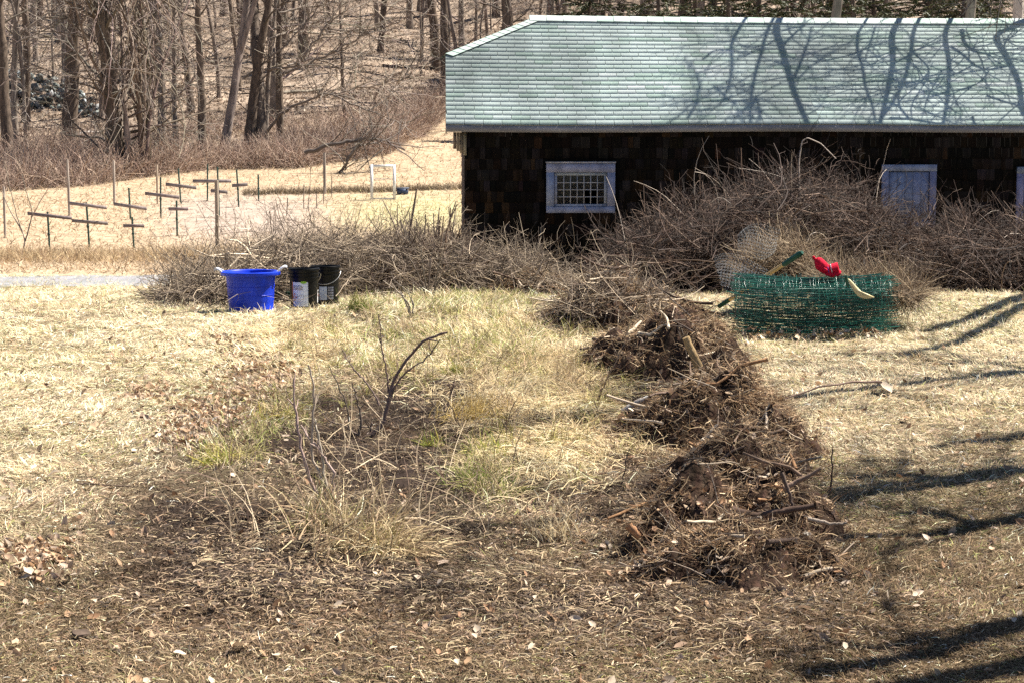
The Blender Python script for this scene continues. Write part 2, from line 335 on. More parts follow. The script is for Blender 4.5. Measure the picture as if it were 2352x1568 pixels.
# longer straw and green blades lying across the old bed
a = A()
for L_, pal, num, ll, eh in ((STRAW, [(.72, .58, .34), (.62, .46, .26), (.78, .68, .46)], 9500, (.08, .26), .6), (GREEN, [(.17, .20, .05), (.27, .27, .08), (.50, .42, .22), (.6, .5, .3)], 3000, (.05, .14), 1.0), (SOIL[:8]+BROWN[:6], [(.5, .38, .24), (.36, .25, .16), (.2, .14, .1), (.6, .48, .3)], 6500, (.03, .10), .4)):
    w = np.array([b[2]*b[3] for b in L_], float); w /= w.sum(); bi = rng.choice(len(L_), num, p=w); B = np.array(L_, float)[bi]
    px = B[:, 0] + rng.normal(0, .6, num)*B[:, 2]; py = np.clip(B[:, 1] + rng.normal(0, .6, num)*B[:, 3], 690, 1560)
    keep = ~((py < 830) & (px < 560)); px, py = px[keep], py[keep]
    # ground points by interpolation over rows (fast): solve depth from the profile
    yy = np.interp(py, (proj(np.stack([_ys*0, _ys, TZ(_ys*0, _ys)], -1))[1])[::-1], _ys[::-1]); xx = (px-CXP)/F*yy*1.01; num = len(px)
    azz = fbm(xx, yy, 1.4, 2)*9 - .6 + rng.normal(0, .8, num)
    blades(a, xx, yy, U(ll[0], ll[1], num), U(.0025, .0055, num)*(yy/7)**.4, .05, eh, mixpal(pal, num, .2), 4, .4, azz, .01)
for q_, (m_, L0, L1) in enumerate(((900, .15, .45),)):
    px = np.clip(rng.normal(900, 240, m_), 520, 1400); py = U(720, 1240, m_); keep = ~((py < 860) & (px < 640)); px, py = px[keep], py[keep]; n = len(px)
    yy = np.interp(py, (proj(np.stack([_ys*0, _ys, TZ(_ys*0, _ys)], -1))[1])[::-1], _ys[::-1]); blades(a, (px-CXP)/F*yy, yy, U(L0, L1, n), U(.003, .0075, n), .2, 1.5, mixpal([(.55, .43, .28), (.4, .3, .2), (.15, .10, .075), (.22, .15, .11), (.68, .55, .38)], n), 5, .16)
nt_ = 330; L_ = STRAW+GREEN+[(1000, 720, 200, 40), (1080, 830, 230, 60), (760, 860, 150, 60), (1350, 820, 100, 60)]; w = np.array([b[2]*b[3] for b in L_], float)**.8; w /= w.sum(); B = np.array(L_, float)[rng.choice(len(L_), nt_, p=w)]
px = B[:, 0]+rng.normal(0, .6, nt_)*B[:, 2]; py = np.clip(B[:, 1]+rng.normal(0, .6, nt_)*B[:, 3], 695, 1350); keep = ~((py < 840) & (px < 640)); px, py = px[keep], py[keep]; nt_ = len(px)
yy = np.interp(py, (proj(np.stack([_ys*0, _ys, TZ(_ys*0, _ys)], -1))[1])[::-1], _ys[::-1]); xx = (px-CXP)/F*yy; m = 34; i_ = np.repeat(np.arange(nt_), m); n = nt_*m; tp = rng.integers(0, 4, nt_)
pal_ = np.array([[.68, .54, .33], [.56, .42, .26], [.30, .28, .09], [.44, .40, .16]])[tp][i_]; pal_ = np.where((rng.random(n) < .3)[:, None], np.array([.16, .11, .07]), pal_)*(1+rng.normal(0, .2, (n, 1)))
P_ = U(.10, .26, nt_)[i_]; blades(a, xx[i_]+rng.normal(0, .03, n), yy[i_]+rng.normal(0, .03, n), P_*U(.5, 1.1, n), U(.003, .006, n)*(yy[i_]/9)**.5, .3, 1.5, np.clip(pal_, .01, .9), 4, .55)
tag(a.build('long_dry_grass', M_blade), kind='stuff')
a = A(); L_ = SOIL+BROWN; num = 30000; w = np.array([b[2]*b[3] for b in L_], float); w /= w.sum(); B = np.array(L_, float)[rng.choice(len(L_), num, p=w)]
px = B[:, 0]+rng.normal(0, .65, num)*B[:, 2]; py = np.clip(B[:, 1]+rng.normal(0, .65, num)*B[:, 3], 700, 1600); yy = np.interp(py, (proj(np.stack([_ys*0, _ys, TZ(_ys*0, _ys)], -1))[1])[::-1], _ys[::-1]); xx = (px-CXP)/F*yy
blades(a, xx, yy, U(.012, .05, num), U(.003, .009, num), -.1, .5, mixpal([(.07, .047, .034), (.045, .032, .024), (.12, .08, .055), (.08, .055, .04), (.24, .165, .11), (.42, .31, .2)], num, .25), 3, .3, None, .008)
tag(a.build('bed_debris', M_leaf), kind='stuff')
# meadow and roadside tussocks further back
n = 90000; x, y = scatter(n, 31.5, 80, 1.3, 1.5)
inb = (x > -1.2) & (y < 36); x, y = x[~inb], y[~inb]; z = TZ(x, y); px, py = proj(np.stack([x, y, z], -1))
w = np.exp(-(((px-960)/170)**2+((py-490)/40)**2)); mul = np.exp(-(((px-560)/190)**4+((py-500)/55)**4))
keep = rng.random(len(x)) > .55*mul; x, y, w, mul = x[keep], y[keep], w[keep], mul[keep]; n = len(x)
fl = fbm(x, y, .5, 3); col = np.where((rng.random(n) < w*.7)[:, None], np.array([.36, .33, .16]), np.where((rng.random(n) < (fl-.35)*2)[:, None], np.array([.34, .245, .155]), np.array([.46, .355, .245]))); col = np.where((rng.random(n) < mul)[:, None], np.array([.38, .31, .265]), col)
a = A(); blades(a, x, y, U(.08, .3, n)*(1-.4*w), U(.012, .03, n), .1, 1.0, np.clip(col*(1+rng.normal(0, .25, (n, 1))), .02, .9), 3, .5)
# weedy strip along the far side of the drive
n = 9000; px_ = U(-80, 560, n); yy = rng.normal(36.3, .8, n); xx = (px_-CXP)/F*yy
blades(a, xx, yy, U(.1, .38, n), U(.008, .016, n), .4, 1.4, mixpal([(.3, .21, .14), (.42, .3, .18), (.55, .43, .26)], n, .2), 3, .35)
n = 5000; px_ = U(560, 1075, n); yy = np.interp(px_, [560, 1075], [52.4, 54.5]) + rng.normal(0, .22, n); xx = (px_-CXP)/F*yy
blades(a, xx, yy, U(.08, .28, n), U(.01, .02, n), .4, 1.4, mixpal([(.10, .075, .05), (.16, .12, .08), (.3, .23, .15)], n, .2), 3, .35)  # dark blade colours stand in for the shadowed edge behind the garden
tag(a.build('meadow_grass', M_blade), kind='stuff')
# ------------------------------------------------------------------ fallen leaves
ang = np.linspace(0, 2*math.pi, 15)[:-1]
rr = .5*(1+.35*np.cos(5*ang))*(.8+.2*np.cos(ang))
LV = np.vstack([[0, 0, 0], np.stack([rr*np.cos(ang)*1.3, rr*np.sin(ang)*.8, .25*np.abs(np.sin(ang))*rr + .12*np.cos(3*ang)], -1)])
LF = np.array([[0, i+1, (i+1) % 14+1] for i in range(14)])
LV2 = np.array([[-.6, 0, .05], [-.2, -.3, .12], [.25, -.26, .2], [.65, 0, .1], [.25, .26, .22], [-.2, .3, .1], [0, 0, 0]]); LF2 = np.array([[i, (i+1) % 6, 6] for i in range(6)])
def leafM(n, s, tilt=.5):
    a_ = U(0, 2*math.pi, n); b = rng.normal(0, tilt, n); g_ = rng.normal(0, tilt, n); O = np.zeros(n); I = np.ones(n)
    Rz = np.stack([np.cos(a_), -np.sin(a_), O, np.sin(a_), np.cos(a_), O, O, O, I], -1).reshape(n, 3, 3)
    Rx = np.stack([I, O, O, O, np.cos(b), -np.sin(b), O, np.sin(b), np.cos(b)], -1).reshape(n, 3, 3)
    Ry = np.stack([np.cos(g_), O, np.sin(g_), O, I, O, -np.sin(g_), O, np.cos(g_)], -1).reshape(n, 3, 3)
    return Rx @ Ry @ Rz * np.asarray(s)[:, None, None]
LEAFP = [(.50, .36, .235), (.42, .27, .16), (.56, .45, .34), (.30, .17, .095), (.44, .33, .25), (.36, .24, .16)]
def rowY(py): return np.interp(py, (proj(np.stack([_ys*0, _ys, TZ(_ys*0, _ys)], -1))[1])[::-1], _ys[::-1])
a = A(); num = 2600; w = np.array([b[2]*b[3] for b in LITTER], float); w /= w.sum(); B = np.array(LITTER, float)[rng.choice(len(LITTER), num, p=w)]
px = B[:, 0]+rng.normal(0, .65, num)*B[:, 2]; py = np.clip(B[:, 1]+rng.normal(0, .65, num)*B[:, 3], 640, 1600); yy = rowY(py); xx = (px-CXP)/F*yy
x2, y2 = scatter(2600, 5, 28, 1.5); xx = np.concatenate([xx, x2]); yy = np.concatenate([yy, y2]); n = len(xx)
s = U(.022, .055, n)*(yy/8)**.25
a.stamps(LV2, LF2, leafM(n, s, .75), np.stack([xx, yy, TZ(xx, yy)+.012], -1), mixpal(LEAFP, n, .2))
tag(a.build('leaf_litter', M_leaf), kind='stuff')
# larger single leaves that can be told on the lawn
protos = []
for i, (tv, tf) in enumerate(((LV, LF), (LV2, LF2), (LV, LF))):
    aa = A(); v = tv*np.array([1, 1, 1.2]) + rng.normal(0, .05, tv.shape); aa.add(v, tf, LEAFP[(0, 2, 1)[i]]); protos.append((aa, ('tan', 'pale', 'brown')[i]))
leafspots = [(220, 990, 33, 0), (65, 1330, 46, 1), (170, 1335, 26, 1), (45, 1425, 24, 1), (215, 1395, 30, 1), (65, 1270, 34, 0), (495, 1407, 38, 1), (545, 1500, 46, 0), (455, 1350, 22, 1), (1360, 1450, 28, 1), (300, 1310, 20, 1),
    (120, 1105, 40, 1), (560, 920, 34, 2), (430, 1000, 26, 2), (550, 1000, 24, 1), (2030, 905, 60, 1), (2140, 955, 36, 1), (2080, 970, 30, 2), (2225, 1080, 28, 2), (2100, 1010, 24, 1), (1050, 1535, 28, 1), (1090, 1475, 26, 1),
    (350, 1430, 26, 1), (860, 1330, 22, 1), (1470, 1070, 26, 0), (40, 1490, 30, 0), (320, 1535, 22, 1), (130, 1210, 22, 0), (770, 1520, 20, 2), (1220, 1500, 24, 1), (2280, 1250, 26, 2), (2330, 1440, 24, 1), (1940, 1500, 26, 1), (1830, 830, 30, 1),
    (1960, 815, 24, 0), (2150, 845, 22, 0), (500, 880, 22, 1), (280, 1180, 22, 1), (1560, 1430, 24, 0), (1230, 1385, 24, 1), (630, 845, 20, 0), (90, 1400, 30, 2), (640, 1440, 22, 1), (1010, 1350, 20, 1), (1720, 1480, 24, 2), (600, 885, 26, 0)]
for i, (px, py, w, kd) in enumerate(leafspots):
    p = gnd(px, py); aa, nm = protos[kd]
    o = aa.build('fallen_leaf', M_leaf) if i < 3 and False else None
    me = bpy.data.meshes.get('leafmesh_%d' % kd)
    if me is None:
        o = aa.build('fallen_leaf', M_leaf); me = o.data; me.name = 'leafmesh_%d' % kd
    else:
        o = bpy.data.objects.new('fallen_leaf', me); SC.collection.objects.link(o)
    sz = w/F*p[1]*.9; o.scale = (sz, sz, sz); o.location = p + [0, 0, .02+.12*sz]; o.rotation_euler = (U(-.35, .35), U(-.35, .35), U(0, 6.3))
    tag(o, {'tan': 'tan lobed dead leaf lying on the dry ground', 'pale': 'bleached pale dead leaf lying on the dry ground', 'brown': 'dark reddish brown dead leaf lying on the dry ground'}[nm], 'leaf', '%s fallen leaves' % nm)
# ------------------------------------------------------------------ barn
BX, BY, BZ = float(at(1070, 600, 29.5)[0]), 29.5, -.62
barn = thing('shingled_barn', (BX, BY, BZ), R(2.2), 'long low dark shingled barn with a pale green clipped gable roof', 'barn')
LEN, DEP, OV, WH = 23.0, 5.5, .32, 2.62
EZ = 2.08 - BZ; RZ = 4.02 - BZ; RUN = DEP/2+OV; SL = math.atan2(RZ-EZ, RUN); SLEN = math.hypot(RUN, RZ-EZ); CLIP = .62; HX = 1.30
def xmin(s): return -OV if s < CLIP else -OV + (s-CLIP)/(1-CLIP)*(HX+OV)
def sag(x, s): return -.05*math.sin(max(0, min(1, (x+.3)/16))*math.pi)*s - .02*math.sin(x*.9)*(1-s)*.5
def rp(x, s, h=0):
    return np.array([x, -OV + s*RUN - h*math.sin(SL), EZ + s*(RZ-EZ) + h*math.cos(SL) + sag(x, s)])
walls = A(); th = .10
walls.box(0, LEN, 0, th, -.4, WH, (.008, .007, .006)); walls.box(0, LEN, DEP-th, DEP, -.4, WH, (.008, .007, .006))
def gable(x0, x1):
    zc = EZ + CLIP*(RZ-EZ) - .06; yc = -OV + CLIP*RUN
    p = [(th+.002, -.4), (DEP-th-.002, -.4), (DEP-th-.002, WH), (DEP-yc, zc), (yc, zc), (th+.002, WH)]
    v = [(x0, *q) for q in p] + [(x1, *q) for q in p]; n = 6
    walls.add(v, [[i, (i+1) % n, (i+1) % n+n, i+n] for i in range(n)], (.03, .025, .022))
    for o, rv in ((0, 1), (n, 0)):
        for tri in ((0, 1, 2), (0, 2, 5), (5, 2, 3), (5, 3, 4)): walls.add([v[q+o] for q in (tri[::-1] if rv else tri)], [[0, 1, 2]], (.03, .025, .022))
# front wall is cut for the window: build it from four pieces instead of one slab
walls = A(); PX = 4100/29.6
WX0, WX1 = (1272-1070)/PX, (1394-1070)/PX; WZ1 = 1.7 - (393-340)/F*29.6 - BZ; WZ0 = 1.7 - (468-340)/F*29.6 - BZ
for b in ((0, WX0, -.4, WH), (WX1, LEN, -.4, WH), (WX0, WX1, -.4, WZ0), (WX0, WX1, WZ1, WH)): walls.box(b[0], b[1], 0, th, b[2], b[3], (.008, .007, .006))
walls.box(0, LEN, DEP-th, DEP, -.4, WH, (.008, .007, .006)); gable(0, .1); gable(LEN-.1, LEN)
walls.build('wall', M_wall, barn)
# individually laid wall shingles
sh = A(); EXP = .178; row = 0; zb = -.35
while zb < WH-.02:
    xx_ = -.02 - U(0, .1)
    while xx_ < 13.5:
        w = U(.07, .17); x0, x1 = max(xx_, -.02), xx_+w-.006; zl = zb + U(-.012, .006); zt = min(zb+EXP+.02, WH+.02)
        xx_ += w
        ok = not (x1 > WX0-.13 and x0 < WX1+.13 and zt > WZ0-.12 and zl < WZ1+.16)
        c_ = jit((.007, .0053, .0047), 1, .5, .08)[0]
        if rng.random() < .3: c_ = jit((.015, .0125, .0135), 1, .3, .05)[0]
        if rng.random() < .10: c_ = jit((.024, .0145, .0095), 1, .3, .05)[0]
        if not ok: continue
        v = [(x0, -.022, zl), (x1, -.022, zl), (x1, -.004, zt), (x0, -.004, zt), (x0, -.002, zl), (x1, -.002, zl)]
        sh.add(v, [[0, 1, 2, 3], [4, 5, 1, 0]], c_)
    zb += EXP; row += 1
zb = -.35
while zb < 3.2:                            # left gable end
    yy_ = 0
    while yy_ < DEP:
        w = U(.1, .22); zt = zb+EXP
        ymn = (zt-EZ)/(RZ-EZ)*RUN-OV if zt > WH else -.02
        if yy_ > ymn and yy_+w < DEP-max(ymn, -.02): sh.add([(-.022, yy_, zb), (-.022, yy_+w-.006, zb), (-.004, yy_+w-.006, zt), (-.004, yy_, zt)], [[0, 3, 2, 1]], jit((.12, .09, .075), 1, .35, .06)[0])
        yy_ += w
    zb += EXP
sh.build('wall_shingles', M_wall, barn)
# roof deck
rf = A(); nx_ = 47; SC_ = (.16, .16, .14)
def deck(front):
    V = []; F_ = []
    for s in (0, CLIP, 1):
        for i in range(nx_):
            x0 = xmin(s); x1 = LEN+OV if s <= CLIP else LEN+OV-(s-CLIP)/(1-CLIP)*(HX+OV)
            p = rp(x0+(x1-x0)*i/(nx_-1), s, -.012)
            if not front: p[1] = DEP-p[1]
            V.append(p)
    for j in range(2):
        for i in range(nx_-1):
            q = [j*nx_+i, j*nx_+i+1, j*nx_+nx_+i+1, j*nx_+nx_+i]; F_.append(q if front else q[::-1])
    return V, F_
v, f_ = deck(True); rf.add(v, f_, SC_)
v, f_ = deck(False); rf.add(v, f_, (.40, .47, .43))
for xe, sg in ((-OV, 1), (LEN+OV, -1)):
    p0 = rp(xe, CLIP, -.012); p1 = p0.copy(); p1[1] = DEP-p1[1]; p2 = rp(-OV+HX+OV if sg > 0 else LEN-HX, 1, -.012)
    rf.add([p0, p1, p2], [[0, 2, 1] if sg > 0 else [0, 1, 2]], (.42, .48, .45))
roof = rf.build('roof', M_roof, barn)
# shingle tabs
tb = A(); NR = 26; TW = .305; tot = 14.2
for r_ in range(NR):
    s0, s1 = r_/NR, (r_+1)/NR; off = (r_ % 2)*TW/2 + U(-.02, .02); x_ = -OV - TW + off; prev = None
    while x_ < 13.2:
        x0, x1 = x_, x_+TW-.007; x_ += TW
        m0, m1 = xmin(s0+.01), xmin(s1)
        if x1 < m0+.02: continue
        a0, a1 = max(x0, m0), max(x0, m1); b1 = max(x1, m1)
        u = rng.random()
        c_ = np.array((.47, .55, .53)) if u < .55 else np.array((.43, .525, .49)) if u < .83 else np.array((.36, .46, .415)) if u < .95 else np.array((.52, .58, .57))
        if prev is not None and rng.random() < .35: c_ = prev
        prev = c_
        st_ = float(np.clip((fbm(x0*.55+7, s0*1.1*SLEN*.35, 1.3, 4)-.46)*3.2, 0, 1)); c_ = np.clip(c_*(.92-.32*st_)*(1+rng.normal(0, .035)), .02, .9)
        g0, g1 = s0-.012/SLEN*0, s1+.01
        p = [rp(a0, s0, .0045), rp(x1, s0, .0045), rp(b1, g1, .001), rp(a1, g1, .001), rp(a0, s0, -.004), rp(x1, s0, -.004)]
        tb.add(p, [[0, 1, 2, 3], [4, 5, 1, 0]], c_)
tb.build('roof_shingles', M_roof, roof)
cap = A()                                  # ridge and hip caps
x_ = HX-.12
while x_ < 13.2:
    c_ = mixpal([(.41, .49, .46), (.36, .46, .42), (.45, .51, .50)], 1, .05)[0]; w = .30
    A0, B0, C0 = rp(x_, 1-.16/SLEN, .036), rp(x_, 1, .055), rp(x_, 1-.16/SLEN, .036); C0[1] = DEP-C0[1]
    A1, B1, C1 = rp(x_+w-.004, 1-.16/SLEN, .03), rp(x_+w-.004, 1, .049), rp(x_+w-.004, 1-.16/SLEN, .03); C1[1] = DEP-C1[1]
    cap.add([A0, A1, B1, B0, C0, C1], [[0, 1, 2, 3], [3, 2, 5, 4]], c_)
    cap.add([A0, A1, A1-[0, -.01, .028], A0-[0, -.01, .028]], [[3, 2, 1, 0]], c_*.8); x_ += w
H0, H1 = rp(-OV, CLIP, 0), rp(HX, 1, 0)
hd = nrm(H1-H0); nc = 14; fs = nrm(np.array([1., 0, 0]) - hd*hd[0]); bs = nrm(np.cross(hd, [0, 0, 1.]));
for i in range(nc):
    p0 = H0 + (H1-H0)*(i/nc); p1 = H0 + (H1-H0)*((i+1.06)/nc); c_ = mixpal([(.41, .49, .46), (.36, .46, .42), (.45, .51, .50)], 1, .06)[0]
    sdv = rp(.3, .7)-rp(.0, .7); up_ = np.array([0, -math.sin(SL), math.cos(SL)])
    fr = nrm(np.array([.8, -.45*math.cos(SL), -.45*math.sin(SL)]))
    bk = np.array([-.12, .12, -.10])
    a0 = p0+up_*.035; a1 = p1+up_*.028
    cap.add([a0, a1, a1+fr*.15-up_*.004, a0+fr*.15-up_*.004], [[0, 3, 2, 1]], c_); cap.add([a0, a1, a1+bk, a0+bk], [[0, 1, 2, 3]], c_)
cap.build('ridge_cap', M_roof, roof)
fa = A()                                   # fascia, soffit, rake boards
nf = 95; fx = np.linspace(-OV, LEN+OV, nf); fz = np.array([rp(q, 0)[2] for q in fx])
V = np.stack([np.stack([fx, np.full(nf, yy_), fz+zz_], -1) for yy_, zz_ in ((-OV+.010, -.125), (-OV+.010, -.016), (-OV+.034, -.016), (-OV+.034, -.125))], 1).reshape(-1, 3)
fa.add(V, [[4*i+q, 4*i+4+q, 4*i+4+(q+1) % 4, 4*i+(q+1) % 4] for i in range(nf-1) for q in range(4)], (.27, .26, .27))
fa.add(V[[0, 1, 2, 3]], [[0, 1, 2, 3]], (.27, .26, .27))
fa.build('fascia', M_trim, barn)
sf = A(); sf.box(-OV+.03, LEN+OV, -OV+.03, .0, EZ-.118, EZ-.10, (.10, .09, .085)); sf.build('soffit', M_paint, barn)
rks = [A(), A()]
for i in range(12):
    s0, s1 = i*CLIP/12, (i+1)*CLIP/12
    for m_ in (0, 1):
        p = [rp(-OV, s0, -.015), rp(-OV, s1, -.015), rp(-OV, s1, -.12), rp(-OV, s0, -.12)]; q = [u+[.03, 0, 0] for u in p]
        v = np.array(p+q); 
        if m_: v[:, 1] = DEP-v[:, 1]
        rks[m_].add(v, [[0, 1, 2, 3], [7, 6, 5, 4], [3, 2, 6, 7], [0, 4, 5, 1]], (.42, .40, .38))
for rk in rks: rk.build('rake_board', M_paint, barn)
cr = A()                                   # stepped corner return under the left eave
for i in range(4): cr.box(-.20+i*.055, -.20+i*.055+.05, -.06-.02*(i % 2), .3, EZ-.40-.035*i, EZ-.126, jit((.22, .18, .13), 1, .15, .03)[0])
cr.build('corner_bracket', M_paint, barn)
# window
def frame_boards(acc, x0, x1, z0, z1, w, ya, yb, c, sill=True, top=None):
    t_ = top or w
    acc.box(x0, x1, ya, yb, z1-t_, z1, jit(c, 1, .05, .02)[0]); acc.box(x0, x1, ya-.012, yb, z0, z0+w*.8, jit(c, 1, .05, .02)[0])
    acc.box(x0, x0+w, ya+.003, yb, z0+w*.8, z1-t_, jit(c, 1, .05, .02)[0]); acc.box(x1-w, x1, ya+.003, yb, z0+w*.8, z1-t_, jit(c, 1, .05, .02)[0])
wx0, wx1 = (1254-1070)/PX, (1411-1070)/PX; wz1 = 1.7-(375-340)/F*29.6-BZ; wz0 = 1.7-(488-340)/F*29.6-BZ
PAINT = (.27, .29, .40)
wf = A(); frame_boards(wf, wx0, wx1, wz0, wz1, .125, -.075, .02, PAINT, top=.15); wf.box(wx0-.01, wx1+.01, -.10, .0, wz1+.002, wz1+.025, (.4, .38, .4))
win = wf.build('window', M_paint, barn)
sx0, sx1, sz0, sz1 = wx0+.128, wx1-.128, wz0+.103, wz1-.153
ws = A(); frame_boards(ws, sx0, sx1, sz0, sz1, .05, -.035, .03, (.36, .37, .42)); ws.build('sash', M_paint, win)
gx0, gx1, gz0, gz1 = sx0+.05, sx1-.05, sz0+.042, sz1-.05
mu = A()
for i in range(1, 7): xm = gx0+(gx1-gx0)*i/7; mu.box(xm-.007, xm+.007, -.028, .0, gz0, gz1, (.42, .40, .40))
for i in range(1, 4): zm = gz0+(gz1-gz0)*i/4; mu.box(gx0, gx1, -.0245, -.003, zm-.007, zm+.007, (.42, .40, .40))
mu.build('muntin', M_paint, win)
ga = A(); pw, ph = (gx1-gx0)/7, (gz1-gz0)/4
for i in range(7):
    for j in range(4):
        if (i, j) in ((4, 0), (5, 0), (4, 1), (5, 1)): continue
        x0, x1, z0, z1 = gx0+i*pw, gx0+(i+1)*pw, gz0+j*ph, gz0+(j+1)*ph; tl = U(-.002, .002)
        ga.add([(x0, -.012+tl, z0), (x1, -.012-tl, z0), (x1, -.012, z1), (x0, -.012, z1)], [[0, 1, 2, 3]])
ga.build('pane', M_glass, win)
# board shutters
def shutter(px0, px1, py0, py1):
    x0, x1 = (px0-1070)/PX, (px1-1070)/PX; Y_ = 29.6+.3*x0/9; z1 = 1.7-(py0-340)/F*Y_-BZ+.02; z0 = 1.7-(py1-340)/F*Y_-BZ
    f_ = A(); w = .11
    f_.box(x0, x1, -.07, -.002, z1-w, z1, jit(PAINT, 1, .05)[0]); f_.box(x0, x0+w, -.066, -.002, z0, z1-w, jit(PAINT, 1, .05)[0]); f_.box(x1-w, x1, -.066, -.002, z0, z1-w, jit(PAINT, 1, .05)[0]); f_.box(x0+w, x1-w, -.068, -.002, z0, z0+w, PAINT)
    sh_ = f_.build('shutter_frame', M_paint, barn)
    b_ = A(); nb = 5; bw = (x1-x0-2*w-.02)/nb
    for i in range(nb): b_.box(x0+w+.01+i*bw, x0+w+.01+(i+1)*bw-.005, -.048, -.03, z0+w, z1-w-.012, jit((.24, .265, .38), 1, .07, .02)[0])
    b_.build('shutter_boards', M_paint, sh_)
shutter(2026, 2152, 381, 520); shutter(2340, 2466, 386, 520)
# ------------------------------------------------------------------ bare trees
BK = [(.15, .115, .09), (.19, .15, .125), (.12, .09, .07), (.22, .18, .15)]
def tree_mesh(H, r0, nb=22, b0=.3, lean=(0, 0), wob=.06, low=0, twig=5, col=None, fork=False, top=None, blen=.33, wide=1.0):
    """bare deciduous tree: returns trunk and crown accumulators around its base"""
    col = np.array(BK[rng.integers(0, 4)]) if col is None else np.array(col); tr, cr = A(), A()
    k = 14; P = grow(np.array([[0, 0, -.5]]), np.array([[lean[0], lean[1], 1.]]), H+.5, k, wob*.5, .04)
    tt = np.linspace(0, 1, k); rad = r0*(1-.82*tt) + r0*.45*np.exp(-tt*H/.5*1.2)
    if top is not None:                     # snapped trunk
        m = max(4, int(top*k)); P = P[:, :m]; rad = rad[:m]
    Pf = np.stack([np.stack([np.interp(np.linspace(0, P.shape[1]-1, 30), np.arange(P.shape[1]), P[0, :, q]) for q in range(3)], -1)]); rf_ = np.interp(np.linspace(0, P.shape[1]-1, 30), np.arange(P.shape[1]), rad)
    Pf[:, 1:, :2] += rng.normal(0, r0*.07, (1, 29, 2))
    tr.tubes(Pf, rf_[None]*(1+rng.normal(0, .05, (1, 30))), 9, col, cap=True)
    stems = [(P, rad)]
    if fork:
        i = 3; d = np.array([[fork, U(-.2, .2), 1.]]); P2 = grow(P[:, i], d, H*.75, 11, wob*.5, .05); r2 = rad[i]*.75*(1-.8*np.linspace(0, 1, 11))
        tr.tubes(P2, r2[None], 8, col); stems.append((P2, r2))
    P1s, R1s, C1 = [], [], []
    for (Pq, rq) in stems:
        n = nb//len(stems); t = np.concatenate([U(b0, 1, n), U(.08, b0, low)]); n = len(t)
        st, td = pick(np.repeat(Pq, n, 0), t); az = U(0, 2*math.pi, n); e = U(.15, .9, n)
        d = np.stack([np.cos(az)*np.cos(e), np.sin(az)*np.cos(e), np.sin(e)], -1); d[n-low:, 2] *= .5
        Lb = H*blen*(1.15-.75*t)*U(.6, 1.2, n)*wide; Lb[n-low:] = U(1.5, 3.6, low)*wide
        P1 = grow(st, d, Lb, 8, .13, .03); r1 = np.interp(t, np.linspace(0, 1, len(rq)), rq)*U(.3, .55, n)
        r1 = np.minimum(r1, .012*Lb+.01)
        P1s.append(P1); R1s.append(r1)
    P1 = np.vstack(P1s); r1 = np.concatenate(R1s); n = len(P1)
    cr.tubes(P1, np.maximum(r1[:, None]*(1-.85*np.linspace(0, 1, 8)), .006), 5, jit(col, n, .12))
    L1 = np.linalg.norm(P1[:, -1]-P1[:, 0], axis=1)
    m = 5; idx = np.repeat(np.arange(n), m); t = U(.25, 1, n*m); st, td = pick(P1[idx], t)
    P2 = grow(st, nrm(td*.8+rdir(n*m)*.8), L1[idx]*.42*U(.5, 1.2, n*m), 6, .16, .02); r2 = np.maximum(r1[idx]*.35, .008)
    cr.tubes(P2, np.maximum(r2[:, None]*(1-.8*np.linspace(0, 1, 6)), .005), 4, jit(col*1.15, n*m, .12))
    n2 = n*m; idx = np.repeat(np.arange(n2), twig); t = U(.2, 1, n2*twig); st, td = pick(P2[idx], t); L2 = np.linalg.norm(P2[:, -1]-P2[:, 0], axis=1)
    P3 = grow(st, nrm(td*.7+rdir(n2*twig)*.8), L2[idx]*.5*U(.4, 1.2, n2*twig), 4, .18, -.02)
    cr.tubes(P3, np.array([.0065, .006, .005, .0035]), 3, jit(col*1.35+.06, n2*twig, .2))
    return tr, cr
def put_tree(proto, p, rz, s=1.0, label=None, group=None, first=False):
    o = proto if first else copy_tree(proto)
    o.location = p; o.rotation_euler = (0, 0, rz); o.scale = (s, s, s)
    tag(o, label, 'tree')
    if group: o['group'] = group
    elif 'group' in o: del o['group']
    return o
def new_tree(name, **kw):
    tr, cr = tree_mesh(**kw); o = thing(name); tr.build('trunk', M_bark, o, True); cr.build('crown', M_twig, o); return o
protoT = [new_tree('bare_tree', H=17, r0=.24, nb=22, b0=.35, low=2), new_tree('bare_tree', H=15, r0=.17, nb=18, b0=.3, low=4), new_tree('bare_tree', H=18, r0=.30, nb=24, b0=.4, low=1),
          new_tree('bare_tree', H=12, r0=.09, nb=16, b0=.25, low=4, wob=.1), new_tree('bare_tree', H=14, r0=.13, nb=16, b0=.3, low=5, lean=(.08, 0)), new_tree('bare_tree', H=9, r0=.055, nb=14, b0=.2, low=4, wob=.12)]
used = set()
def stand(i, p, rz, s, label, group=None):
    f = i not in used; used.add(i); o = put_tree(protoT[i], p, rz, s, label, group, f); 
    if not f:
        if group is None and 'group' in o: del o['group']
    return o
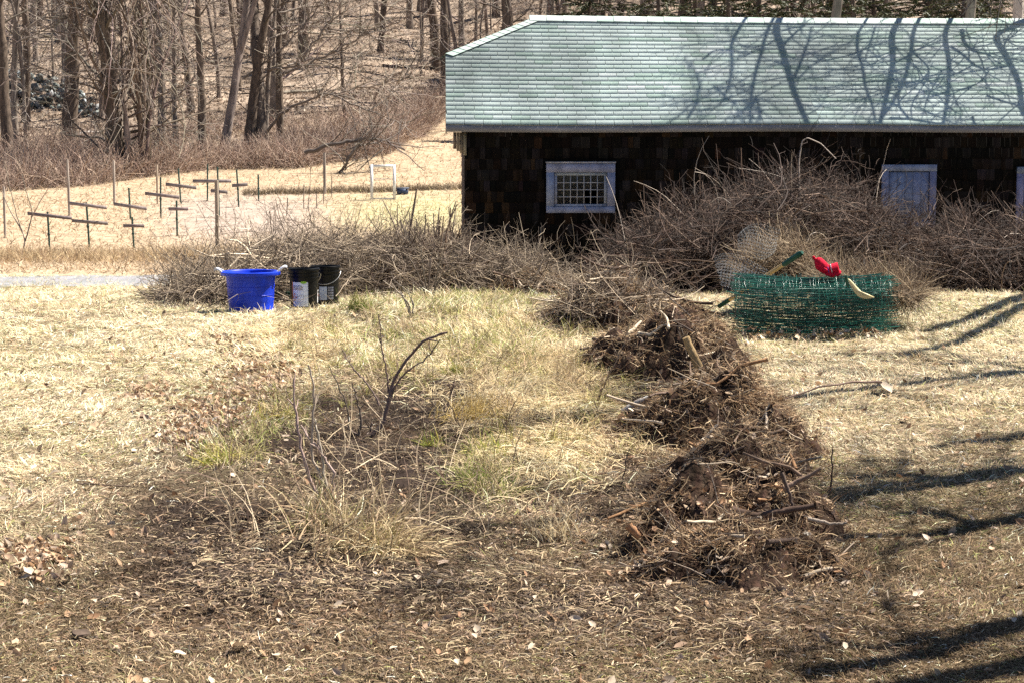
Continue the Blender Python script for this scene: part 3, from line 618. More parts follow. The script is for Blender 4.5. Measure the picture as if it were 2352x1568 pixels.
# trees one can tell apart along the wood's edge: (photo x, base y, trunk width px, kind, label)
named = [(22, 366, 24, 2, 'thick bare tree rising above the grey stone wall, at the photo\'s left edge'),
 (68, 300, 9, 4, 'thin pale bare tree just in front of the grey stone wall'),
 (330, 330, 26, 0, 'dark bare tree just behind the vine covered snag'),
 (372, 306, 18, 1, 'bare tree between the vine covered snag and the slim straight trunk'),
 (406, 356, 15, 1, 'slim straight bare tree with a pale scar near its foot'),
 (465, 371, 20, 0, 'straight dark bare tree left of the forked leaning tree'),
 (570, 356, 19, 2, 'stout bare tree just right of the forked leaning tree'),
 (612, 345, 14, 1, 'slender bare tree between two stout trunks above the brush'),
 (643, 334, 22, 0, 'bare tree whose long low limb reaches right over the meadow edge'),
 (1003, 160, 27, 2, 'dark bare tree with twin stems just left of the barn roof'),
 (1092, 110, 11, 1, 'slim dark tree between the twin-stemmed tree and the barn ridge'),
 (1120, 92, 10, 3, 'thinnest dark trunk directly left of the barn ridge end'),
 (795, 280, 12, 4, 'crooked thin tree on the slope behind the fallen limb'),
 (215, 92, 22, 2, 'dark thick trunk high on the slope above the stone wall'),
 (84, 142, 15, 1, 'dark trunk standing on bare ground just above the stone wall')]
taken = []
for (px, py, w, kd, lb) in named:
    p = gnd(px, py); r_want = .85*w/F*p[1]/2; r0 = (.24, .17, .30, .09, .13, .055)[kd]; s = min(1.5, max(.7, r_want/r0)); p[2] -= .05
    stand(kd, p, U(0, 6.3), s, lb); taken.append(p[:2])
# forked leaning pair and the vine covered snag
p = gnd(505, 366); o = new_tree('forked_tree', H=15, r0=.15, nb=18, b0=.4, lean=(.17, 0), fork=.32, col=(.25, .20, .175), wob=.03); put_tree(o, p, 0, 1.2, 'forked pale tree with two smooth stems leaning right', None, True); taken.append(p[:2])
p = gnd(268, 404); o = new_tree('vine_covered_snag', H=14, r0=.27, nb=34, b0=.3, low=16, top=.62, col=(.12, .095, .075), twig=7); put_tree(o, p, 0, 1.15, 'dark snag wrapped in hanging vines and dead twigs', None, True); taken.append(p[:2])
# hanging vines of the snag, a part of it
vn = A(); n = 260; st = np.stack([rng.normal(.35, .6, n), rng.normal(-.1, .4, n), U(3.0, 8.5, n)], -1)
P = grow(st, np.stack([rng.normal(.1, .5, n), rng.normal(0, .4, n), -np.ones(n)*.6], -1), U(1, 4.0, n), 8, .18, -.08); P[:, :, 2] = np.maximum(P[:, :, 2], -.2)
vn.tubes(P, np.linspace(.016, .006, 8), 4, jit((.27, .21, .17), n, .25)); vn.build('vine', M_twig, o)
vs = A(); P = grow(np.stack([U(-.05, .9, 7), U(-.4, .2, 7), np.full(7, -.3)], -1), np.stack([U(-.08, .08, 7), U(-.05, .05, 7), np.ones(7)], -1), U(4, 8, 7), 12, .06, .05)
vs.tubes(P, np.linspace(1, .4, 12)[None]*U(.05, .11, (7, 1)), 6, jit((.2, .155, .12), 7, .2)); vs.build('stem', M_bark, o)
# long low limb reaching right over the meadow
lb_ = A()
def limb(pts, r0_, c=(.2, .16, .13), depth=66.0, tw=26, acc=None):
    q = np.array([at(px, py, depth+dd) for px, py, dd in pts]); t_ = np.linspace(0, len(q)-1, 24)
    P = np.stack([np.interp(t_, np.arange(len(q)), q[:, i]) for i in range(3)], -1)[None]; P[:, 1:-1] += rng.normal(0, .03, (1, 22, 3))
    acc.tubes(P, r0_*np.linspace(1, .3, 24)[None], 6, c)
    st, td = pick(np.repeat(P, tw, 0), U(.15, 1, tw)); P2 = grow(st, nrm(td+rdir(tw, -.3, .8)), U(.5, 2.4, tw), 6, .15, .0); acc.tubes(P2, np.linspace(.022, .007, 6), 4, jit(c, tw, .2))
    i = np.repeat(np.arange(tw), 6); st, td = pick(P2[i], U(.2, 1, tw*6)); P3 = grow(st, nrm(td+rdir(tw*6)*.9), U(.2, .9, tw*6), 4, .2, 0); acc.tubes(P3, np.linspace(.010, .006, 4), 3, jit(np.array(c)*1.5, tw*6, .2))
big = thing('spreading_tree', gnd(598, 352), 0, 'spreading bare tree with pale limbs arching right over the slope', 'tree')
tacc = A(); bp = np.array(big.location); P = grow(np.array([bp-[0, 0, .4]]), np.array([[.02, 0, 1.]]), 15, 14, .03, .05); tacc.tubes(P, (.26*(1-.75*np.linspace(0, 1, 14)))[None], 9, (.14, .11, .09)); 
for pts, r_ in (([(640, 175, 0), (700, 150, 0), (770, 120, .5), (840, 75, 1), (930, 45, 1)], .07), ([(610, 160, 0), (680, 155, -1), (750, 60, -1), (800, 20, -1)], .06), ([(600, 320, 0), (650, 255, -1), (720, 225, -1.5), (760, 215, -2), (850, 255, -2.5), (930, 285, -3)], .06),
                ([(735, 225, -1.5), (820, 205, -1), (900, 190, -1), (960, 175, -1)], .04), ([(660, 150, 0), (720, 135, 1), (830, 170, 1), (920, 220, 1)], .045), ([(560, 180, 0), (640, 120, 0), (700, 60, 0), (760, -20, 0)], .05), ([(620, 90, 0), (700, 60, 1), (800, 70, 1), (900, 90, 1)], .045), ([(640, 30, 0), (740, 10, 1), (850, 0, 1), (960, 30, 1)], .045)):
    limb(pts, r_, (.21, .17, .14), float(bp[1]), 24, lb_)
big.location = (0, 0, 0); to = tacc.build('trunk', M_bark, big, True); lo = lb_.build('crown', M_twig, big)
for ob in (to, lo): ob.data.transform(Matrix.Translation([-float(q) for q in bp]))
big.location = bp.tolist(); taken.append(bp[:2])
# the many similar trees up the hillside
cnt = 0; tries = 0; taken = [np.array(q) for q in taken]
while cnt < 275 and tries < 6000:
    tries += 1
    y_ = float((66**1.2 + rng.random()*(165**1.2-66**1.2))**(1/1.2)); px_ = U(-160, 2500); x_ = (px_-CXP)/F*y_
    edge = 66 + np.clip((px_-450)/500, 0, 1)*16
    if y_ < edge: continue
    if 680 < px_ < 980 and y_ < 95: continue
    q = np.array([x_, y_])
    if min(np.linalg.norm(q-u) for u in taken) < 1.45: continue
    taken.append(q); kd = int(rng.choice([0, 1, 2, 3, 4, 5], p=[.12, .24, .06, .22, .2, .16]))
    far = 'far' if y_ > 105 else 'near'
    hw = 'behind the barn' if px_ > 1150 else 'left of the barn'
    stand(kd, (x_, y_, float(TZ(x_, y_))-.05), U(0, 6.3), U(.9, 1.45), ('thin young' if kd in (3, 5) else 'grey brown') + ' bare tree ' + ('high up ' if far == 'far' else 'low down ') + 'in the wood ' + hw, 'bare trees of the hillside wood')
    cnt += 1
# evergreens behind the barn's right half
def conifer(H, r0):
    tr, cr = A(), A(); P = grow(np.array([[0, 0, -.3]]), np.array([[0, 0, 1.]]), H, 10, .015); tr.tubes(P, (r0*(1-.85*np.linspace(0, 1, 10)))[None], 7, (.13, .10, .08))
    n = 170; t = np.concatenate([U(.08, .98, 110), U(.2, .55, 60)]); st, _ = pick(np.repeat(P, n, 0), t); az = U(0, 6.283, n); d = np.stack([np.cos(az), np.sin(az), U(-.15, .25, n)], -1); Lb = H*.26*(1.05-t)*U(.6, 1.15, n)+.3
    P1 = grow(st, d, Lb, 6, .08, -.03); cr.tubes(P1, np.linspace(.03, .008, 6), 3, (.12, .09, .07))
    m = 70; i = np.repeat(np.arange(n), m); st, td = pick(P1[i], U(.15, 1, n*m)); s_ = nrm(td+rdir(n*m, -.5, .3)*.9)
    P2 = np.stack([st, st+s_*U(.08, .22, (n*m, 1))+[0, 0, -.02]], 1); cr.ribbons(P2, np.array([.05, .03]), nrm(np.cross(s_, rdir(n*m))), mixpal([(.045, .055, .025), (.055, .07, .03), (.09, .09, .04)], n*m, .2))
    o = thing('evergreen_tree'); tr.build('trunk', M_bark, o); cr.build('crown', M_needle, o); return o
pc = conifer(13, .2); first = True
for px_, y_, s in ((1330, 74, .9), (1500, 66, .8), (1620, 84, 1.1), (1740, 72, 1), (1890, 78, 1.15), (2010, 70, .9), (2130, 84, 1.2), (1420, 96, 1.2), (1820, 98, 1.2), (2240, 74, 1), (1690, 64, .8), (1960, 62, .8), (2180, 66, .85)):
    x_ = (px_-CXP)/F*y_; o = put_tree(pc, (x_, y_, float(TZ(x_, y_))-.1), U(0, 6.3), s, 'dark green evergreen seen above the barn ridge among bare trunks', 'evergreens behind the barn', first); first = False
# utility pole at the far right
pp = at(2338, 40, 52.0); z0 = float(TZ(pp[0], pp[1])); a = A(); a.tubes(np.array([[[0, 0, -.5], [0, 0, 4], [0, 0, 9.5]]]), np.array([[.17, .155, .13]]), 14, (.42, .38, .35), cap=True)
a.build('shaft', M_post, tag(thing('utility_pole', (pp[0], pp[1], z0)), 'grey wooden utility pole rising behind the right end of the barn roof', 'pole'), True)
up_ = [o for o in SC.objects if o.name == 'utility_pole'][0]; a = A(); a.box(-1.1, 1.1, -.2, -.1, 8.6, 8.74, (.3, .26, .22)); a.build('crossarm', M_post, up_)
# forest-edge brush
a = A(); n = 26000; px_ = U(-120, 1080, n); edge = np.interp(px_, [-120, 200, 500, 700, 900, 1080], [52, 55, 62, 62, 66, 84]); yy = edge + np.abs(rng.normal(0, 4.5, n))*np.interp(px_, [0, 600, 1000], [2.0, 1.2, 1.2]); xx = (px_-CXP)/F*yy
keep = fbm(xx, yy, .25, 2) > .40; xx, yy = xx[keep], yy[keep]; n = len(xx); Lh = U(.35, 1.5, n)*(.5+fbm(xx, yy, .2, 2))
P = grow(np.stack([xx, yy, TZ(xx, yy)-.05], -1), np.stack([rng.normal(0, .5, n), rng.normal(0, .5, n), np.ones(n)], -1), Lh, 5, .22, -.06)
a.tubes(P, np.array([.010, .008, .007, .006, .005]), 3, mixpal([(.30, .21, .17), (.24, .16, .13), (.38, .28, .22), (.46, .35, .27)], n, .2))
tag(a.build('undergrowth', M_twig), kind='stuff')
# dead leaves & twigs on the hillside floor
a = A(); n = 60000; yy = (64**1.0 + rng.random(n)*(140-64)); px_ = U(-100, 1300, n); xx = (px_-CXP)/F*yy; keep = yy > 64 + np.clip((px_-450)/500, 0, 1)*16; xx, yy = xx[keep], yy[keep]; n = len(xx)
a.stamps(LV2, LF2, leafM(n, U(.06, .16, n), .7), np.stack([xx, yy, TZ(xx, yy)+.03], -1), mixpal([(.38, .285, .21), (.24, .165, .115), (.48, .39, .31), (.14, .095, .07)], n, .15))
tag(a.build('forest_leaf_litter', M_leaf), kind='stuff')
# fallen logs on the slope
for i, (px0, py0, px1, py1, w, lb) in enumerate(((150, 318, 240, 300, 9, 'pale fallen log lying in brush left of the vine covered snag'), (30, 80, 170, 84, 8, 'long dark fallen trunk high on the slope at far left'), (700, 305, 835, 300, 12, 'dark fallen log half hidden by brush behind the meadow'),
        (430, 300, 540, 285, 9, 'fallen log between the slim trees and the forked tree'), (600, 215, 740, 195, 10, 'dark fallen log in the middle of the slope'), (880, 155, 1000, 148, 9, 'fallen trunk on the slope left of the barn roof'), (360, 335, 420, 350, 8, 'short broken log at the foot of the slim straight tree'))):
    p0, p1 = gnd(px0, py0), gnd(px1, py1); p1[1] = .5*p1[1]+.5*p0[1]; p1[0] = (px1-CXP)/F*p1[1]; p1[2] = TZ(p1[0], p1[1]); r_ = w/F*p0[1]/2
    t_ = np.linspace(0, 1, 9)[:, None]; P = (p0*(1-t_)+p1*t_ + rng.normal(0, .05, (9, 3)) + [0, 0, r_*.8])[None]; aa = A(); aa.tubes(P, np.linspace(1, .6, 9)[None]*r_, 8, jit((.2, .16, .13) if i else (.5, .45, .4), 1)[0], cap=True)
    tag(aa.build('fallen_log', M_bark, None, True), lb, 'log', 'fallen logs on the slope')
# fallen limb at the meadow edge
a = A(); aa = thing('fallen_limb', (0, 0, 0), 0, 'dark arched dead limb fallen at the edge of the meadow', 'branch'); dpt = float(gnd(760, 395)[1]); lim = A()
limb([(700, 352, 0), (745, 337, 0), (800, 325, .2), (850, 318, .4), (885, 324, .6), (930, 345, .8)], .09, (.10, .08, .07), dpt-.5, 12, lim); limb([(785, 400, -.3), (800, 360, -.2), (830, 330, 0), (860, 328, .3), (880, 345, .4)], .05, (.12, .10, .085), dpt-.5, 14, lim); limb([(752, 408, -.4), (790, 392, -.3), (800, 360, 0)], .035, (.13, .11, .09), dpt-.5, 8, lim)
lim.build('branch', M_twig, aa)
# stone wall ruin
ico = A(); th_ = np.linspace(0, math.pi, 6); ph_ = np.arange(8)*math.pi/4
SV = np.vstack([[[0, 0, 1]]]+[np.stack([np.sin(q)*np.cos(ph_), np.sin(q)*np.sin(ph_), np.full(8, np.cos(q))], -1) for q in th_[1:-1]]+[[[0, 0, -1]]]); SF = [[0, 1+i, 1+(i+1) % 8] for i in range(8)]
for r_ in range(3): 
    for i in range(8): q0, q1, q2, q3 = 1+r_*8+i, 1+r_*8+(i+1) % 8, 9+r_*8+(i+1) % 8, 9+r_*8+i; SF += [[q0, q3, q2], [q0, q2, q1]]
SF += [[33, 25+(i+1) % 8, 25+i] for i in range(8)]; SF = np.array(SF)
a = A(); n = 620; px_ = U(-60, 235, n); t_ = U(0, 1, n); py_ = np.interp(px_, [-60, 0, 150, 235], [255, 245, 252, 280]) - 0; base = gnd(px_, py_); hh = np.interp(px_, [-60, 120, 235], [1.9, 1.5, .3]); 
p = base + np.stack([rng.normal(0, .1, n), rng.normal(.8, .6, n), t_*hh-.1], -1); s_ = U(.07, .2, n); Mx = leafM(n, s_, .6); Mx[:, :, 2] *= .5
for v_ in range(3):
    ii = np.arange(v_, n, 3); a.stamps(SV*(1+rng.normal(0, .24, SV.shape)), SF, Mx[ii], p[ii], jit((.19, .20, .195), len(ii), .45, .03))
tag(a.build('stone_wall', M_stone), 'tumbled grey fieldstone wall on the wooded slope', 'wall')
# ------------------------------------------------------------------ garden plot: stakes, boards, posts, frame
GREENP = (.012, .05, .04)
def stake(px, ytop, ybase, boards, label, lean=0):
    p = gnd(px, ybase); d = p[1]; H = (ybase-ytop)/F*d; o = thing('garden_stake', p.tolist(), 0, label, 'stake'); a = A(); w = .030
    P = np.array([[[0, 0, -.2], [lean*.5, 0, H*.5], [lean, 0, H]]]); a.tubes(P, w*.75, 4, GREENP, cap=True); a.box(lean*.5-.03, lean*.5+.03, -.012, -.004, H*.45, H*.5, GREENP); a.build('post', M_wire, o)
    for (b0, b1, by, tl) in boards:
        x0, x1 = (b0-px)/F*d, (b1-px)/F*d; z = (ybase-by)/F*d; th_ = 7.5/F*d; b = A(); y0, y1 = -.045, -.019
        v = [(x0, y0, z-th_/2+tl), (x1, y0, z-th_/2-tl), (x1, y0, z+th_/2-tl), (x0, y0, z+th_/2+tl)]; v += [(q[0], y1, q[2]) for q in v]
        b.add(v, [[0, 1, 2, 3], [7, 6, 5, 4], [3, 2, 6, 7], [4, 5, 1, 0], [0, 3, 7, 4], [1, 5, 6, 2]], jit((.235, .195, .19), 1, .1, .02)[0]); b.build('crossboard', M_post, o)
stake(115, 488, 586, [(67, 168, 497, .05)], 'green metal stake with one long crossboard, front left of the garden', -.03)
stake(206, 466, 571, [(163, 248, 473, .05), (168, 250, 511, .03)], 'green metal stake with two grey crossboards one above the other', -.05)
stake(308, 500, 572, [(285, 333, 520, .0)], 'short dark stake with a short crossboard near the garden front', -.03)
stake(300, 433, 505, [(263, 338, 475, .06)], 'thin bright green stake with a crossboard behind the short stake', -.03)
stake(369, 409, 502, [(335, 413, 450, .05)], 'dark green stake holding a tilted board mid garden', .02)
stake(407, 462, 543, [(389, 434, 481, 0)], 'short dark stake with a pale short board left of the tall wooden post', .0)
stake(416, 388, 470, [(382, 452, 428, .05)], 'leaning dark stake with lilac grey board near the garden back', -.06)
stake(476, 378, 462, [(444, 532, 417, 0)], 'dark stake with long board at the garden back', .03)
stake(504, 385, 500, [(486, 524, 441, .02)], 'dark stake standing right behind the tall wooden post', -.03)
stake(549, 390, 476, [(534, 570, 426, -.02)], 'rightmost dark stake carrying a small brown board', -.05)
stake(594, 402, 463, [], 'bare dark stake without board right of the garden', 0)
def wpost(px, ytop, ybase, w, label, c=(.36, .31, .27), lean=0.0):
    p = gnd(px, ybase); H = (ybase-ytop)/F*p[1]; r_ = w/F*p[1]/2; a = A(); a.tubes(np.array([[[0, 0, -.3], [lean*.4, 0, H*.5], [lean, 0, H]]]), r_, 8, c, cap=True); o = a.build('wooden_post', M_post, None, False, p.tolist()); return tag(o, label, 'post')
wpost(12, 430, 548, 6, 'thin pale wooden post at the far left of the garden'); wpost(160, 368, 497, 6, 'tall thin wooden post left of the vine covered snag', lean=-.03); wpost(263, 370, 470, 6, 'wooden post standing in front of the vine covered snag', (.42, .36, .31))
wpost(362, 380, 470, 5, 'pale thin post at the garden back in the brush', (.46, .37, .28)); wpost(500, 415, 586, 9, 'tall square grey wooden post at the garden corner', (.36, .30, .24)); wpost(746, 352, 446, 6.5, 'grey post in the meadow left of the white frame', (.27, .23, .2))
for i, (px, yt, yb) in enumerate(((625, 485, 545), (742, 430, 470), (762, 405, 455), (698, 425, 482), (658, 455, 500), (728, 445, 480))):
    p = gnd(px, yb); H = (yb-yt)/F*p[1]; a = A(); a.tubes(grow(np.array([[0, 0, -.1]]), [[U(-.06, .06), 0, 1]], H+.1, 5, .02), .014, 5, (.2, .16, .13)); tag(a.build('garden_stick', M_twig, None, False, p.tolist()), 'thin dark plant stick standing in the pale mulched plot', 'stick', 'sticks in the mulched plot')
# white frame
p = gnd(880, 460); d = p[1]; o = thing('white_frame', p.tolist(), .12, 'white open frame with a cross bar standing on the mown strip', 'frame'); W_ = 58/F*d; H_ = 80/F*d
for nm, bx in (('upright', (-W_/2, -W_/2+.08, -.03, .03, -.1, H_)), ('upright', (W_/2-.08, W_/2, -.03, .03, -.1, H_)), ('top_rail', (-W_/2+.08, W_/2-.08, -.028, .028, H_-.085, H_-.002)), ('cross_bar', (-W_/2+.08, W_/2-.08, -.015, .015, H_*.58, H_*.60)), ('bottom_rail', (-W_/2+.08, W_/2-.08, -.02, .02, .02, .05))):
    a = A(); a.box(*bx, (.74, .73, .72)); a.build(nm, M_paint, o)
p = gnd(925, 447); o = thing('garden_box', p.tolist(), 0, 'low dark blue box lying on the grass beside the white frame', 'box'); a = A(); a.box(-.16, .16, -.14, .14, 0, .16, (.05, .07, .13)); a.build('body', M_black, o); a = A(); a.box(-.18, .18, -.16, .16, .162, .19, (.10, .13, .2)); a.build('lid', M_black, o)
# ------------------------------------------------------------------ tub and buckets
p = gnd(577, 716); d = p[1]; px1 = d/F; RT, RB, HT = 57*px1, 50*px1, 93*px1
tub = thing('plastic_tub', p.tolist(), 0, 'large blue plastic tub with white rope handles on the lawn', 'tub')
a = A(); prof = [(0, .012), (RB*.96, .012), (RB, .0), (RB+.004, .03)]
for q in np.linspace(.1, .9, 12): prof.append((RB+(RT-RB)*q + (.004 if 3 <= int(q*12) <= 3 else 0), HT*q))
prof += [(RT, HT*.9), (RT+.045, HT*.905), (RT+.05, HT*.93), (RT+.048, HT*.985), (RT+.035, HT), (RT-.004, HT*.995), (RT-.012, HT*.97), (RB-.012, .03), (0, .03)]
a.lathe(prof, 64, (.002, .034, .52)); body = a.build('body', M_blue, tub, True)
m_ = body.modifiers.new('edge', 'EDGE_SPLIT'); m_.split_angle = R(35)
for zz in (.42, .63):
    a = A(); t_ = np.linspace(0, 2*math.pi, 65); rr_ = RB+(RT-RB)*zz; a.tubes(np.stack([rr_*np.cos(t_), rr_*np.sin(t_), np.full(65, HT*zz)], -1)[None], .0035, 5, (.006, .025, .45)); a.build('rib', M_blue, tub, True)
for sgn in (-1, 1):
    t_ = np.linspace(0, 1, 26); X0 = sgn*(RT+.01); ex = .10
    P = np.stack([X0 + sgn*np.sin(t_*math.pi)*ex, -.07+.14*t_, HT*.93 + .07*np.sin(t_*math.pi)**.8 - .03*np.sin(t_*math.pi)**6], -1)
    if sgn > 0: P[:, 2] += .03*np.sin(t_*math.pi)
    a = A(); base = P
    for ph in range(3):
        an = t_*34+ph*2.094; Q = base + np.stack([np.cos(an)*.3, np.cos(an)*.2, np.sin(an)], -1)*.007; a.tubes(Q[None], .0075, 6, [(.66, .64, .66), (.5, .55, .75), (.7, .68, .64)][ph])
    a.build('rope_handle', M_rope, tub, True)
def textmesh(s, size, font_scale=1.0):
    cu = bpy.data.curves.new('lettering_curve', 'FONT'); cu.body = s; cu.size = size; cu.align_x = 'LEFT'; cu.resolution_u = 3
    ob = bpy.data.objects.new('lettering_curve', cu); SC.collection.objects.link(ob); dg = bpy.context.evaluated_depsgraph_get(); dg.update()
    me = bpy.data.meshes.new_from_object(ob.evaluated_get(dg)); v = np.array([q.co[:] for q in me.vertices]); me.calc_loop_triangles(); f = np.array([t.vertices[:] for t in me.loop_triangles])
    bpy.data.objects.remove(ob); bpy.data.curves.remove(cu); bpy.data.meshes.remove(me); return v, f
def bucket(px, py, wpx, hpx, rz, label, bs):
    p = gnd(px, py); d = p[1]; r1 = wpx/F*d/2; r0 = r1*.88; H = hpx/F*d; o = thing('black_bucket', p.tolist(), rz, label, 'bucket', 'black pails by the brush pile')
    a = A(); pr = [(0, .01), (r0*.95, .01), (r0, 0), (r0+.003, .02)]; rad = lambda z: r0+(r1-r0)*z/H
    for q in np.linspace(.1, .74, 6): pr.append((rad(q*H), q*H))
    for q in (.76, .85, .94):
        pr += [(rad(q*H), q*H), (rad(q*H)+.012, q*H+.002), (rad(q*H)+.012, q*H+.012), (rad(q*H), q*H+.014)]
    pr += [(r1, H*.985), (r1+.008, H*.99), (r1+.006, H), (r1-.006, H), (r1-.01, H*.97), (r0-.008, .03), (0, .03)]
    a.lathe(pr, 48, (.0025, .0024, .0022)); b = a.build('body', M_black, o, True); b.modifiers.new('edge', 'EDGE_SPLIT').split_angle = R(30)
    t_ = np.linspace(0, 1, 24); a = A(); a.tubes(np.stack([(r1+.015)*np.cos(t_*math.pi), bs*(.03+(r1+.01)*np.sin(t_*math.pi)*.9), H*.86 - .13*np.sin(t_*math.pi)], -1)[None], .0028, 5, (.45, .45, .45)); a.build('bail_handle', M_metal, o)
    return o, rad, H, d
def wrap(u, z, rad, off): # u: arc length from the front (towards -y), z height
    th_ = u/rad(z); return np.stack([(rad(z)+off)*np.sin(th_), -(rad(z)+off)*np.cos(th_), z], -1)
def patch(u0, u1, z0, z1, rad, off, c, a, n=14):
    us = np.linspace(u0, u1, n); V = np.stack([wrap(us, np.full(n, z0), rad, off), wrap(us, np.full(n, z1), rad, off)], 1).reshape(-1, 3)
    a.add(V, [[2*i, 2*i+2, 2*i+3, 2*i+1] for i in range(n-1)], c)
def strokes(segs, w, rad, off, c, a):
    for (ua, za, ub, zb) in segs:
        t_ = np.linspace(0, 1, 6); dv = np.array([ub-ua, zb-za]); nv = np.array([-dv[1], dv[0]])/max(np.linalg.norm(dv), 1e-6)*w/2
        V = np.vstack([np.stack([wrap(np.array([ua+dv[0]*q+sg*nv[0]]), np.array([za+dv[1]*q+sg*nv[1]]), rad, off)[0] for q in t_]) for sg in (-1, 1)])
        a.add(V, [[i, i+1, i+7, i+6] for i in range(5)], c)
o, rad, H, d = bucket(699, 708, 69, 92, 0, 'black pail with a full white paper label facing front', 1)
k_ = .02 / 72.0 * 72/1.0; sc_ = (69/F*d)/430.0                 # metres per crop pixel of the close-up
def uz(cx_, cy_): return (cx_-1495)*sc_, (860-cy_)*sc_*1.0
a = A(); u0, z0 = uz(1345, 830); u1, z1 = uz(1575, 478); patch(u0, u1, z0, z1, rad, .0015, (.66, .72, .85), a); lab = a.build('label', M_print, o)
a = A(); ua, _ = uz(1322, 0); patch(ua, u0+.001, z0+.02, z1+.003, rad, .0012, (.45, .10, .03), a); a.build('red_border', M_print, lab)
def text(s, cx_, cy_, hpx, c, nm):
    v, f = textmesh(s, 1.0); hgt = v[:, 1].max() if s == 'heat' else v[:, 1].max(); k__ = hpx*sc_/hgt; u, z = uz(cx_, cy_)
    a = A(); a.add(wrap(u+v[:, 0]*k__, z+v[:, 1]*k__, rad, .003), f, c); a.build(nm, M_print, lab)
text('WINTER', 1362, 548, 24, (.05, .06, .10), 'lettering'); text('heat', 1352, 592, 60, (.32, .19, .05), 'lettering')
a = A(); L_ = []; cx_, cy_ = uz(1352, 690)
for an in (-60, 0, 60): L_.append((cx_-.0*1, cy_, cx_+60*sc_*math.cos(R(an)), cy_+60*sc_*math.sin(R(an))))
for an in (-60, 0, 60):
    e = (cx_+38*sc_*math.cos(R(an)), cy_+38*sc_*math.sin(R(an)))
    for dd in (-45, 45): L_.append((e[0], e[1], e[0]+24*sc_*math.cos(R(an+dd)), e[1]+24*sc_*math.sin(R(an+dd))))
strokes(L_, 8*sc_, rad, .003, (.55, .16, .05), a); a.build('snowflake', M_print, lab)
a = A(); t_ = np.linspace(math.pi, 2*math.pi, 12); hu, hz = uz(1468, 690); pts_ = [(hu-44*sc_, hz+40*sc_)]+[(hu+44*sc_*math.cos(q), hz+48*sc_*math.sin(q)) for q in t_]+[(hu+44*sc_, hz+40*sc_)]
strokes([(*pts_[i], *pts_[i+1]) for i in range(len(pts_)-1)], 5*sc_, rad, .003, (.40, .44, .55), a); strokes([(hu-12*sc_, hz+45*sc_, hu-8*sc_, hz-5*sc_), (hu+14*sc_, hz+45*sc_, hu+6*sc_, hz-5*sc_)], 5*sc_, rad, .003, (.40, .44, .55), a); a.build('emblem', M_print, lab)
a = A(); strokes([(*uz(1420, y_), *uz(1555-10*i, y_)) for i, y_ in enumerate((760, 778, 796))], 6*sc_, rad, .003, (.42, .46, .55), a); a.build('small_print', M_print, lab)
a = A(); gu, gz = uz(1512, 482); n_ = 16; th_ = np.arange(n_)*2*math.pi/n_; a.add(np.vstack([wrap(np.array([gu]), np.array([gz]), rad, .0035), wrap(gu+44*sc_*np.cos(th_), gz+18*sc_*np.sin(th_), rad, .0035)]), [[0, 1+i, 1+(i+1) % n_] for i in range(n_)], (.22, .45, .03)); a.build('green_tag', M_print, lab)
a = A(); ss = .30; u0, z0 = uz(1672, 730); u1, z1 = uz(1708, 455)
patch(.19, .235, .055*1, .185, rad, .0015, (.70, .70, .72), a); patch(.197, .222, .150, .175, rad, .003, (.05, .05, .06), a); patch(.2, .218, .118, .142, rad, .003, (.40, .22, .25), a); a.build('side_label', M_print, o)
o, rad, H, d = bucket(748, 701, 54*1.22, 90, 0, 'black pail with bluish label standing behind the front one', -1)
a = A(); patch(-.05, .03, .06, .20, rad, .0015, (.42, .50, .66), a); lab = a.build('label', M_print, o)
a = A(); strokes([(-.045, .075+.012*i, .025, .075+.012*i) for i in range(5)], .002, rad, .003, (.25, .30, .42), a); a.build('small_print', M_print, lab)
a = A(); patch(.035, .105, .06, .205, rad, .0012, (.02, .02, .03), a); pn = a.build('printed_panel', M_print, o)
a = A()
for i in range(5): patch(.04, .10, .068+.028*i, .086+.028*i, rad, .003, (.22, .23, .28), a)
a.build('small_print', M_print, pn)
# dark green stakes on the grass behind
p = gnd(652, 694); 
for i in range(3):
    a = A(); M = Matrix.Rotation(.06*i-.05, 4, 'Z'); a.box(-.22, .22, -.03, .03, .012+.034*i, .042+.034*i, (.02, .06, .045), np.array(M)); a.box(-.225, -.20, -.034, .034, .010+.034*i, .044+.034*i, (.45, .25, .14), np.array(M))
    tag(a.build('painted_board', M_paint, None, False, (p[0], p[1]+.05, p[2])), ('lowest', 'middle', 'topmost')[i] + ' dark green board stacked between the tub and the pails', 'board', 'green boards on the lawn')
